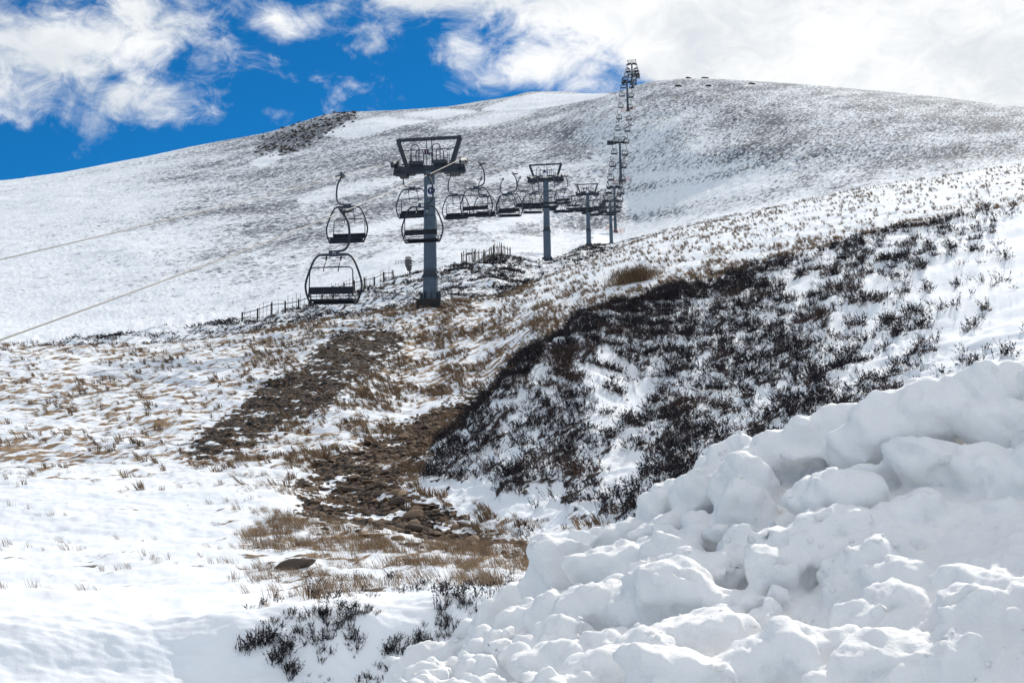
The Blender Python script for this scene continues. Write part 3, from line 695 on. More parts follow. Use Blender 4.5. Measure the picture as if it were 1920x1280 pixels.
BUSH = [((545, 1152), 35, 32, 'heather sprigs at the left on the lip of the near snow bank'), ((512, 1164), 32, 22, 'low heather tuft at the far left edge of the near bank'),
 ((606, 1152), 24, 42, 'brown-topped upright heather beside the biggest bush on the near bank'), ((650, 1150), 60, 42, 'broadest dark heather bush along the lip of the near bank'),
 ((692, 1142), 42, 26, 'sparse heather right of the broadest bush on the near bank'), ((626, 1174), 42, 36, 'heather spray just below the broadest bush'),
 ((585, 1206), 38, 42, 'dark heather hanging over the smooth drift on the near bank'), ((512, 1222), 62, 74, 'thick dark heather mass at the bottom left edge'),
 ((547, 1200), 38, 38, 'heather tuft joining the thick mass at bottom left'), ((664, 1194), 26, 46, 'tall thin heather sprig over the drift'),
 ((652, 1210), 18, 22, 'tiny heather sprig beside the tall thin one'), ((616, 1192), 20, 26, 'small heather sprig above the smooth drift'),
 ((735, 1212), 24, 52, 'narrow drooping heather stem left of the rounded bush'), ((779, 1204), 38, 48, 'rounded twiggy grey heather bush alone on the snow'),
 ((820, 1200), 42, 34, 'low dark heather against the ploughed snow pile'), ((846, 1182), 28, 40, 'upright heather beside the ploughed snow pile'),
 ((830, 1152), 32, 32, 'loose heather above the upright one near the snow pile'), ((882, 1130), 62, 44, 'dense dark heather bush at the foot of the grass fringe'),
 ((690, 1272), 34, 32, 'heather tuft at the bottom edge left of the snow pile'), ((722, 1258), 26, 30, 'heather shoot beside the tip of the snow pile'),
 ((547, 1262), 26, 48, 'trailing heather strand below the thick bottom left mass'), ((597, 1284), 38, 20, 'heather just showing at the bottom edge')]
bp = [heather_proto(100 + i, 12, 13, .036) for i in range(6)]
for (p_, w_, h_, lab) in BUSH:
    g = ground_at(*p_)
    if g is None: continue
    ppm = FPX / math.hypot(g.x, g.y)
    plant('heather_bush', bp, g, w_ / ppm * 1.45, h_ / ppm * .74, int(3 + w_ * .2), M['heather'], lab, 'heather bush', .16, 'heather bushes on the near bank')

# ------------------------------------------------------------------ chairlift
TW = [(805, 299, 73), (1023, 328, 146), (1101.5, 358, 226), (1144, 373, 316), (1151.5, 347.5, 352), (1162, 264.5, 402), (1175.5, 152, 476), (1184.5, 118, 545), (1192, 138.5, 640)]
TP = [at(a, b_, Y) for a, b_, Y in TW]
LINE = math.atan2(TP[7].x - TP[0].x, TP[7].y - TP[0].y)   # heading of the lift, east of +Y
HG = 2.03
lat = Vector((math.cos(LINE), -math.sin(LINE), 0))
LOWER = [1.75, 3.9, 3.1, 5.0, 4.0, 7.0, 5.0, 6.0, 5.0]
ORD = ['nearest', 'second', 'third', 'fourth', 'fifth', 'sixth', 'seventh', 'eighth', 'ninth']
def arch(x0, x1, ztop, zbot, r=.14):
    P_ = [(x0, 0, zbot), (x0, 0, ztop - r)] + [(x0 + r - r * math.cos(a), 0, ztop - r + r * math.sin(a)) for a in (.5, 1.05, 1.57)] \
       + [(x1 - r + r * math.sin(a), 0, ztop - r + r * math.cos(a)) for a in (.0, .52, 1.05)] + [(x1, 0, ztop - r), (x1, 0, zbot)]
    return P_
def me_from(fn, name, mat, smooth=False):
    bm = bmesh.new(); fn(bm); me = bpy.data.meshes.new(name)
    bmesh.ops.recalc_face_normals(bm, faces=bm.faces[:]); bm.to_mesh(me); bm.free()
    if smooth: me.shade_smooth()
    me.materials.append(mat); return me
def f_arm(bm):
    add_box(bm, 0, 0, -.60, 3.5, .42, .40)
    for s in (-1, 1):
        add_box(bm, s * 1.72, 0, -.50, .34, .36, .26); add_box(bm, s * 1.86, 0, -.28, .12, .30, .50)
        add_box(bm, s * 1.45, .0, -.845, 1.15, .5, .07); add_beam(bm, (s * 1.2, 0, -.84), (s * 2.15, 0, -.70), .10, .34)
        add_box(bm, s * 1.55, 0, -.93, .5, .9, .10)
    add_box(bm, 0, 0, -.83, .72, .55, .05)
    for k in range(9): add_box(bm, -1.6 + k * .4, -.22, -.79, .05, .05, .05)
def f_frame(bm):
    for s in (-1, 1):
        add_beam(bm, (s * 1.32, 0, -.42), (s * 1.84, 0, 1.19), .22, .26)
        add_box(bm, s * 1.80, 0, 1.30, .06, .1, .14)
    add_box(bm, 0, 0, 1.245, 3.88, .24, .15)
    for k in range(6): add_box(bm, -1.5 + k * .6, 0, 1.15, .06, .1, .05)
def f_rails(bm):
    add_tube(bm, [(-1.62, 0, .6), (1.62, 0, .6)], .03, 6)
    for s in (-1, 1):
        add_tube(bm, [(s * .15, -.02, 1.2), (s * .15, -.02, -.4)], .028, 6)
        for q in (1.08, 1.17): add_tube(bm, [(s * q, .1, .42), (s * q, .1, -.4)], .024, 6)
def f_hoop(bm, x0, x1, zt, zm, y):
    add_tube(bm, [(p[0], y, p[2]) for p in arch(x0, x1, zt, -.36)], .032, 6)
    add_tube(bm, [(x0, y, zm), (x1, y, zm)], .02, 6)
def f_plat(bm, s): add_box(bm, s * .72, -.05, -.335, .84, .9, .16); add_box(bm, s * .72, -.52, -.30, .84, .04, .2)
def f_sheave_frame(bm):
    add_beam(bm, (0, -1.25, -.22), (0, 1.25, -.22), .07, .12)
    for y in (-.95, -.32, .32, .95): add_beam(bm, (0, y - .3, -.30), (0, y + .3, -.30), .09, .08)
    add_box(bm, -.13, -.5, -.16, .03, .55, .52); add_box(bm, 0, 0, -.42, .14, .4, .36)
    add_box(bm, .14, .55, -.18, .03, .3, .3)
def f_wheel(bm):
    add_cyl(bm, (-.045, 0, 0), (.045, 0, 0), .17, n=16); add_cyl(bm, (-.06, 0, 0), (.06, 0, 0), .06, n=10)
HM = {}
HM['crossarm'] = me_from(f_arm, 'crossarm', M['tower_dark'])
HM['head_frame'] = me_from(f_frame, 'head_frame', M['tower_dark'])
HM['guard_rail'] = me_from(f_rails, 'guard_rail', M['galv'], True)
HOOPS = [me_from(lambda bm, a=a: f_hoop(bm, *a), 'hand_hoop', M['galv'], True) for a in
         [(-1.03, -.56, .82, .14, -.3), (-.70, -.25, .44, -.2, -.48), (.25, .70, .82, .14, -.3), (.50, .94, .44, -.2, -.48)]]
PLATS = [me_from(lambda bm, s=s: f_plat(bm, s), 'work_platform', M['tower_dark']) for s in (-1, 1)]
SHF = me_from(f_sheave_frame, 'sheave_frame', M['tower_dark']); WHL = me_from(f_wheel, 'sheave_wheel', M['galv'], True)
slope_at = []
for i in range(len(TP)):
    a = TP[max(i - 1, 0)]; b_ = TP[min(i + 1, len(TP) - 1)]
    slope_at.append(math.atan2(b_.z - a.z, (Vector((b_.x, b_.y)) - Vector((a.x, a.y))).length))
slope_at[0] = math.atan(.29)
def text_mesh(s, size, mat, depth=.004):
    cu = bpy.data.curves.new('digit', 'FONT'); cu.body = s; cu.size = size; cu.align_x = 'CENTER'; cu.align_y = 'CENTER'; cu.extrude = depth
    o = bpy.data.objects.new('digit', cu); col.objects.link(o)
    me = bpy.data.meshes.new_from_object(o.evaluated_get(bpy.context.evaluated_depsgraph_get()))
    bpy.data.objects.remove(o); bpy.data.curves.remove(cu); me.materials.clear(); me.materials.append(mat); return me
TLAB = ['nearest and tallest-looking blue grey lift tower with a yellow number one sign', 'second lift tower, its foot in the snow just right of the pale fence',
        'third lift tower, standing behind a row of chairs on the heather line', 'fourth lift tower with a dark box hung left under its crossarm',
        'fifth lift tower, close behind the fourth with orange net at its foot', 'sixth lift tower, on the mountain face, dark box left of its arm',
        'seventh lift tower just under the skyline', 'eighth lift tower, topmost against the clouds above the skyline', 'ninth lift tower, small and dark behind the topmost one']
for i, tp in enumerate(TP):
    gx, gy = tp.x, tp.y; gz_ = ground_z(gx, gy)
    if i == 8: gz_ = tp.z - 11.5
    if i == 0: gz_ += .34
    root = empty('lift_tower', (gx, gy, gz_), -LINE)
    tag(root, TLAB[i], 'lift tower', 'lift towers climbing the hill')
    H = tp.z - gz_; lo = LOWER[i]
    bm = bmesh.new(); add_cyl(bm, (0, 0, lo), (0, 0, H - .78), .385, .315, 28); bmobj('shaft', bm, M['tower'], root, True)
    root.children[-1].data.shade_flat()
    bm = bmesh.new(); add_cyl(bm, (0, 0, .0), (0, 0, lo - .38), .45, .43, 12); bmobj('lower_shaft', bm, M['tower'], root)
    bm = bmesh.new(); add_cyl(bm, (0, 0, lo - .375), (0, 0, lo - .335), .52, .52, 12); add_cyl(bm, (0, 0, lo - .33), (0, 0, lo + .06), .45, .375, 10)
    add_cyl(bm, (0, 0, lo + .062), (0, 0, lo + .10), .40, .40, 16)
    for k in range(10): add_cyl(bm, (.485 * math.cos(k * .628), .485 * math.sin(k * .628), lo - .33), (.485 * math.cos(k * .628), .485 * math.sin(k * .628), lo - .27), .03, n=6)
    bmobj('collar', bm, M['tower_dark'], root)
    for k in range(8):
        a = k * math.pi / 4 + .3; ca, sa = math.cos(a), math.sin(a); rot = Matrix.Rotation(a, 3, 'Z')
        bm = bmesh.new(); add_box(bm, .53 * ca, .53 * sa, .23, .16, .035, .46, rot); bmobj('gusset', bm, M['tower_dark'], root)
    bm = bmesh.new(); add_box(bm, 0, 0, -.52, 1.42, 1.42, 1.04); bmesh.ops.bevel(bm, geom=bm.edges[:], offset=.03, segments=1, affect='EDGES')
    bmobj('plinth', bm, M['concrete'], root)
    hz = Vector((0, 0, H))
    def part(name, me, loc=hz, mat=None):
        o = bpy.data.objects.new(name, me); col.objects.link(o); o.parent = root; o.location = loc; return o
    for nme in ('crossarm', 'head_frame', 'guard_rail'): part(nme, HM[nme])
    for h_ in HOOPS: part('hand_hoop', h_)
    for p_ in PLATS: part('work_platform', p_)
    for s in (-1, 1):
        sf = part('sheave_train', SHF, hz + Vector((s * HG, 0, -.02))); sf.rotation_euler = (slope_at[i], 0, 0)
        if s < 0: sf.rotation_euler = (-slope_at[i], 0, math.pi)
        for y in (-1.1, -.8, -.47, -.17, .17, .47, .8, 1.1):
            wo_ = bpy.data.objects.new('wheel', WHL); col.objects.link(wo_); wo_.parent = sf; wo_.location = (0, y, -.19)
    # signs
    bm = bmesh.new(); add_box(bm, -.15, -.07, .43, .25, .02, .30); sg = bmobj('number_sign', bm, M['navy'], root); sg.location = hz
    bm = bmesh.new(); add_box(bm, -.15, -.075, .245, .25, .02, .05); st2 = bmobj('white_strip', bm, M['white'], sg)
    if i == 0: o = link('digit', text_mesh('1', .34, M['yellow']), None, sg)
    if i == 0: o.rotation_euler = (R_(90), 0, 0); o.location = (-.15, -.086, .43)
    bm = bmesh.new(); add_box(bm, .08, -.07, .40, .20, .02, .36); s2 = bmobj('notice_sign', bm, M['navy'], root); s2.location = hz
    bm = bmesh.new(); add_box(bm, .08, -.083, .485, .18, .006, .17); bmobj('white_field', bm, M['white'], s2)
    bm = bmesh.new(); add_box(bm, .085, -.089, .49, .11, .006, .022); add_box(bm, .08, -.0895, .37, .17, .006, .055); bmobj('notice_mark', bm, M['red'], s2)
    bm = bmesh.new(); add_cyl(bm, (.09, -.0815, .285), (.09, -.087, .285), .035, n=14); bmobj('white_dot', bm, M['white'], s2)
    if i == 0:
        # round blue mandatory sign on its white board, on the shaft
        Z0 = H - 2.0
        b = bmesh.new(); add_box(b, .18, -.40, Z0, .48, .03, .72); bmesh.ops.bevel(b, geom=[e for e in b.edges if abs(e.verts[0].co.y - e.verts[1].co.y) > .02], offset=.05, segments=3, affect='EDGES')
        bd = bmobj('sign_board', b, M['white'], root)
        b = bmesh.new(); add_cyl(b, (.18, -.4155, Z0), (.18, -.4225, Z0), .222, n=28); bmobj('blue_disc', b, M['navy'], bd)
        b = bmesh.new(); add_tube(b, smooth_pts([(.125, -.426, Z0 + .12), (.10, -.426, Z0 + .07), (.155, -.426, Z0 + .05), (.12, -.426, Z0), (.13, -.426, Z0 - .06), (.165, -.426, Z0 - .11)], 3), [.010] * 3 + [.024] * 10 + [.012] * 3, 6)
        add_cyl(b, (.245, -.4235, Z0 - .01), (.245, -.430, Z0 - .01), .026, n=10); bmobj('white_figure', b, M['white'], bd)
    if i in (3, 5):
        b = bmesh.new()
        if i == 3: add_box(b, -1.95, -.1, -1.85, 1.6, .9, 1.5); add_beam(b, (-1.95, -.1, -1.1), (-1.95, -.1, -.4), .1, .1)
        else: add_box(b, -3.05, 0, -.45, 2.1, .9, 1.25); add_beam(b, (-2.1, 0, -.6), (-1.7, 0, -.6), .12, .3)
        e = bmobj('equipment_box', b, M['tower_dark'], root); e.location = hz

# --- cables
def cable_pts(side):
    P_ = []
    base_ = [tp + lat * HG * side for tp in TP]
    dirv = Vector((math.sin(LINE), math.cos(LINE), 0))
    first = base_[0] + dirv * (-58) + Vector((0, 0, -58 * (.348 if side > 0 else .335)))
    seq = [first] + base_ + [base_[-1] + dirv * 160 + Vector((0, 0, 2))]
    for a, b_ in zip(seq[:-1], seq[1:]):
        L = (b_ - a).length; sag = (.75 if a is not first else (.5 if side > 0 else .25)) * (L / 76) ** 2
        if L > 120: sag = 1.4
        for k in range(14):
            t = k / 14; P_.append(a.lerp(b_, t) - Vector((0, 0, 4 * sag * t * (1 - t))))
    P_.append(seq[-1]); return P_
CAB = {1: cable_pts(1), -1: cable_pts(-1)}
for s, lab in ((1, 'pale steel haul cable on the right of the lift towers, climbing to the skyline'), (-1, 'pale steel haul cable on the left of the lift towers, climbing to the skyline')):
    bm = bmesh.new(); add_tube(bm, CAB[s], [.016 if p.y < 150 else .012 for p in CAB[s]], 6)
    tag(bmobj('haul_cable', bm, M['cable'], None, True), lab, 'cable', 'haul cables of the lift')
def cable_at(s, Y):
    P_ = CAB[s]
    for a, b_ in zip(P_[:-1], P_[1:]):
        if a.y <= Y <= b_.y: return a.lerp(b_, (Y - a.y) / (b_.y - a.y))
# --- chair
CX = -.31
def f_hanger(bm):
    add_tube(bm, smooth_pts([(0, 0, .02), (.06, 0, -.10), (.19, 0, -.36), (.255, 0, -.66), (.255, 0, -1.06), (.20, 0, -1.28), (.06, 0, -1.42), (-.16, 0, -1.45)], 5), .043, 8)
def f_grip(bm):
    add_box(bm, 0, 0, 0, .12, .46, .11); add_box(bm, .12, .0, .0, .22, .10, .09); add_cyl(bm, (.2, -.05, .01), (.36, -.05, .01), .05, n=8); add_box(bm, -.05, 0, .07, .08, .62, .05)
def f_plate(bm): add_box(bm, -.30, 0, -1.535, .38, .10, .22); add_box(bm, CX, 0, -1.60, .98, .07, .05)
BH = [(0, -1.565), (.42, -1.565), (.56, -1.60), (.70, -1.72), (.82, -1.95), (.95, -2.30), (1.03, -2.60), (1.035, -2.80), (.98, -3.05), (.86, -3.36)]
def f_bail(bm):
    P_ = [(CX - x, 0.02, z) for x, z in BH[::-1]] + [(CX + x, 0.02, z) for x, z in BH[1:]]
    add_tube(bm, smooth_pts(P_, 4), .040, 8)
    add_tube(bm, [(CX - .86, .02, -3.36), (CX + .86, .02, -3.36)], .042, 8)
def f_uframe(bm):
    P_ = [(CX - .80, -.32, -3.12), (CX - .80, -.38, -2.9), (CX - .79, -.36, -2.28), (CX - .76, -.36, -2.16), (CX - .66, -.36, -2.10), (CX + .66, -.36, -2.10), (CX + .76, -.36, -2.16), (CX + .79, -.36, -2.28), (CX + .80, -.38, -2.9), (CX + .80, -.32, -3.12)]
    add_tube(bm, P_, .024, 6)
    for s in (-1, 1): add_tube(bm, [(CX + s * .27, -.36, -2.09), (CX + s * .27, -.42, -2.26)], .02, 6)
def f_strut(bm, s):
    add_tube(bm, [(CX + s * .27, 0, -1.60), (CX + s * .27, -.03, -1.78)], .034, 6)
    add_tube(bm, [(CX + s * .27, -.03, -1.78), (CX + s * .27, -.36, -2.09)], .016, 6)
    add_tube(bm, [(CX + s * .27 - .17, -.03, -1.70), (CX + s * .27 + .17, -.03, -1.70)], .018, 6)
def f_back(bm):
    rot = Matrix.Rotation(R_(-10), 3, 'X')
    for k in range(3): add_box(bm, CX - .53 + k * .53, -.40, -2.955, .522, .035, .27, rot)
    for s in (-.8, .8): add_box(bm, CX + s, -.38, -2.98, .04, .06, .32, rot)
def f_seat(bm):
    rot = Matrix.Rotation(R_(8), 3, 'X')
    for k in range(3): add_box(bm, CX - .53 + k * .53, -.02, -3.245, .522, .50, .085, rot)
    for s in (-.27, .27): add_box(bm, CX + s, -.02, -3.27, .05, .5, .04, rot)
def f_seatframe(bm):
    add_tube(bm, [(CX - .97, 0.0, -3.10), (CX + .97, 0, -3.10)], .016, 6)
    for s in (-1, 1):
        add_tube(bm, [(CX + s * .97, .02, -3.08), (CX + s * .80, -.34, -3.0)], .018, 6)
        add_tube(bm, [(CX + s * .80, -.32, -3.12), (CX + s * .84, .26, -3.22), (CX + s * .86, .04, -3.36)], .02, 6)
    add_tube(bm, [(CX - .83, .25, -3.24), (CX + .83, .25, -3.24)], .018, 6)
    add_box(bm, CX, .20, -3.315, 1.58, .03, .10)
CH = [('hanger', me_from(f_hanger, 'hanger', M['tower_dark'], True)), ('grip', me_from(f_grip, 'grip', M['galv'])), ('number_plate', me_from(f_plate, 'number_plate', M['plate'])),
      ('bail', me_from(f_bail, 'bail', M['chair'], True)), ('safety_bar', me_from(f_uframe, 'safety_bar', M['chair'], True)),
      ('footrest', me_from(lambda b: f_strut(b, -1), 'footrest', M['chair'], True)), ('footrest', me_from(lambda b: f_strut(b, 1), 'footrest', M['chair'], True)),
      ('backrest', me_from(f_back, 'backrest', M['pad'])), ('seat', me_from(f_seat, 'seat', M['pad'])), ('seat_frame', me_from(f_seatframe, 'seat_frame', M['chair'], True))]
def joined():
    bm = bmesh.new()
    for _, me in CH: bm.from_mesh(me)
    bm.normal_update()
    for v in bm.verts: v.co += v.normal * .034
    me = bpy.data.meshes.new('lift_chair'); bm.to_mesh(me); bm.free(); me.materials.append(M['chair']); return me
CHJ = joined()
def seq(first, s, last):
    out = list(first); p = cable_at(s, out[-1]); Y = out[-1]
    while True:
        q = Y; acc = 0
        while acc < 16.2:
            n_ = cable_at(s, q + .25)
            if n_ is None: return out
            acc += (n_ - cable_at(s, q)).length; q += .25
        Y = q
        if Y > last: return out
        out.append(Y)
RIGHT = seq([45.6, 61.8, 79.4, 97.2, 114.6, 131.6, 149.5, 166.0], 1, 600)
LEFT = seq([61.2, 76.6, 92.8, 108.0, 122.8, 137.5, 152.8], -1, 600)
NTH = ['first', 'second', 'third', 'fourth', 'fifth', 'sixth', 'seventh', 'eighth', 'ninth']
digits = {0: '71'}
for s, ys in ((1, RIGHT), (-1, LEFT)):
    cnt = {}
    for ci, Y in enumerate(ys):
        p = cable_at(s, Y)
        k = sum(1 for tp in TP if (tp + lat * HG * s).y <= Y); cnt[k] = cnt.get(k, 0) + 1
        side = 'right' if s > 0 else 'left'
        if k == 0:
            lab = {(1, 1): 'front-most empty chair with a white 71 on its hanger plate, lowest in the picture', (1, 2): 'empty chair hanging in front of the nearest tower shaft',
                   (-1, 1): 'empty chair on the left cable, above and behind the front-most chair'}[(s, cnt[k])]
        else:
            lab = f'empty dark lift chair on the {side} cable, {NTH[cnt[k]-1]} one up from the {ORD[k-1]} tower'
        rz = -LINE + (math.pi if s < 0 else 0) + random.uniform(-.05, .05)
        sway = random.uniform(-.015, .02)
        if Y < 300:
            root = empty('lift_chair', p, rz); root.rotation_euler = (random.uniform(-.03, .03), sway, rz)
            for nme, me in CH:
                o = bpy.data.objects.new(nme, me); col.objects.link(o); o.parent = root
                if nme == 'number_plate' and s > 0 and ci in digits:
                    d_ = link('digit', text_mesh(digits[ci], .15, M['white'], .003), None, o); d_.rotation_euler = (R_(90), 0, 0); d_.location = (-.29, -.055, -1.53)
                if nme == 'number_plate' and ci == 1 and s > 0:
                    bm = bmesh.new(); add_cyl(bm, (-.27, -.053, -1.53), (-.27, -.058, -1.53), .075, n=16); bmobj('white_spot', bm, M['white'], o)
            tag(root, lab, 'lift chair', 'empty chairs hanging on the lift')
        else:
            o = bpy.data.objects.new('lift_chair', CHJ); col.objects.link(o); o.location = p; o.rotation_euler = (0, sway, rz)
            tag(o, lab, 'lift chair', 'empty chairs hanging on the lift')

# ------------------------------------------------------------------ fences
def fence(label, P_, npost, hpost, hpale, pale_w, lean, dens):
    root = empty('snow_fence', P_[0]); tag(root, label, 'fence')
    L = [0]
    for a, b_ in zip(P_[:-1], P_[1:]): L.append(L[-1] + (b_ - a).length)
    def along(d):
        for k in range(len(P_) - 1):
            if d <= L[k + 1] or k == len(P_) - 2:
                q = P_[k].lerp(P_[k + 1], (d - L[k]) / (L[k + 1] - L[k])); q = q.copy(); q.z = ground_z(q.x, q.y); return q
    o0 = P_[0]; posts = [along(L[-1] * k / (npost - 1)) for k in range(npost)]
    for p in posts:
        bm = bmesh.new(); add_cyl(bm, p - o0 - Vector((0, 0, .4)), p - o0 + Vector((random.uniform(-.05, .05), 0, hpost * random.uniform(.92, 1.1))), .075, .065, 7); bmobj('post', bm, M['wood'], root)
    bm = bmesh.new(); add_tube(bm, [p - o0 + Vector((0, -.09, hpost * .8)) for p in posts], .03, 6); bmobj('rail', bm, M['wood'], root)
    for k in range(npost - 1):
        bm = bmesh.new(); n_ = int((posts[k + 1] - posts[k]).length * dens)
        for m_ in range(n_):
            if random.random() < .12: continue
            p = along(L[-1] * (k + (m_ + .5) / n_) / (npost - 1)) - o0 + Vector((0, .06, -.1))
            add_beam(bm, p, p + Vector((random.uniform(-lean, lean), random.uniform(-.05, .05), hpale * random.uniform(.7, 1.1))), pale_w, .02)
        for zz in (.3, .75): add_tube(bm, [posts[k] - o0 + Vector((0, .03, hpale * zz)), posts[k + 1] - o0 + Vector((0, .03, hpale * zz))], .01, 4)
        bmobj('paling_panel', bm, M['pale'], root)
def ridge_pts(pxs, f):
    out = []
    for px in pxs:
        d = ray(px, 560); a = math.atan2(d[0], d[1]); j = int(np.clip(round((a - AZ[0]) / (AZ[1] - AZ[0])), 0, NC - 1)); i = int(np.searchsorted(SS, f))
        out.append(Vector((TX[i, j], TY[i, j], TZ[i, j])))
    return out
fence('long dark post fence with thin pales along the heather slope on the left', ridge_pts([455, 500, 560, 620, 680, 738], FI['fence_line'] - .10), 14, .95, 1.45, .03, .06, 3.0)
fence('short pale broken paling fence right of the nearest tower', ridge_pts([868, 900, 930, 958], FI['fence_line'] - .03), 6, 1.25, 1.5, .10, .16, 4.5)
# ------------------------------------------------------------------ snow gun
g = ridge_pts([768], FI['fence_line'] - .02)[0]
root = empty('snow_gun', g, 0); tag(root, 'dark covered snow gun on a post beside the nearest tower', 'snow gun')
bm = bmesh.new(); add_tube(bm, smooth_pts([(.02, 0, -.3), (.0, 0, .4), (-.05, 0, .9)], 3), .075, 10); bmobj('post', bm, M['gun'], root, True)
bm = bmesh.new()
prof = [(.05, .55), (.13, .62), (.18, .8), (.26, .98), (.31, 1.15), (.32, 1.4), (.31, 1.62), (.29, 1.75), (.24, 1.84), (.05, 1.86)]
for k in range(len(prof) - 1): add_cyl(bm, (-.12, 0, prof[k][1]), (-.12, 0, prof[k + 1][1]), prof[k][0], prof[k + 1][0], 16)
bmobj('cover', bm, M['gun'], root, True)
bm = bmesh.new(); add_tube(bm, [(-.12 + .325 * math.cos(a), .325 * math.sin(a), 1.60 - .06 * math.cos(2 * a)) for a in np.linspace(0, 6.283, 24, endpoint=False)], .03, 6, True); bmobj('white_band', bm, M['white'], root, True)
bm = bmesh.new(); add_tube(bm, [(.10 + .12 * math.cos(a), -.2 + .1 * math.sin(a), 1.10) for a in np.linspace(0, 6.283, 16, endpoint=False)], .025, 6, True); bmobj('nozzle_band', bm, M['white'], root, True)
bm = bmesh.new(); add_cyl(bm, (.10, -.2, .55), (.11, -.2, 1.12), .06, .12, 12); bmobj('nozzle', bm, M['gun'], root, True)
bm = bmesh.new()
for z in (1.34, 1.54): add_tube(bm, [(-.42, 0, z), (-1.3, 0, z - .09)], .022, 6)
for x in (-.5, -.75, -1.0, -1.28): add_tube(bm, [(x, 0, 1.34 - .02), (x, 0, 1.52)], .02, 6)
add_tube(bm, [(-1.28, 0, 1.25), (-1.5, 0, 1.22)], .02, 6); add_tube(bm, [(.18, 0, 1.48), (.5, 0, 1.42)], .04, 6)
bmobj('arm', bm, M['galv'], root, True)
# ------------------------------------------------------------------ orange nets round three tower feet
for i, lab in ((4, 'faded orange net round the foot of the fifth tower'), (5, 'faded orange net round the foot of the sixth tower'), (6, 'faded orange net round the foot of the seventh tower')):
    tp = TP[i]; g = Vector((tp.x, tp.y, ground_z(tp.x, tp.y)))
    root = empty('safety_net', g); tag(root, lab, 'safety net', 'orange nets round tower feet')
    ring = []
    for a in np.linspace(0, 6.283, 7)[:-1]:
        x, y = 2.6 * math.cos(a), 1.8 * math.sin(a); z = ground_z(g.x + x, g.y + y) - g.z; ring.append(Vector((x, y, z)))
    for p in ring:
        bm = bmesh.new(); add_cyl(bm, p - Vector((0, 0, .3)), p + Vector((0, 0, 1.35)), .03, n=6); bmobj('post', bm, M['pale'], root)
    bm = bmesh.new()
    for a, b_ in zip(ring, ring[1:] + ring[:1]):
        for z in (.15, .45, .75, 1.05, 1.25): add_beam(bm, a + Vector((0, 0, z)), b_ + Vector((0, 0, z - .05)), .018, .018)
        for t in np.linspace(.1, .9, 7): add_beam(bm, a.lerp(b_, t) + Vector((0, 0, .1)), a.lerp(b_, t) + Vector((0, 0, 1.22)), .016, .016)
    bmobj('mesh', bm, M['net'], root)

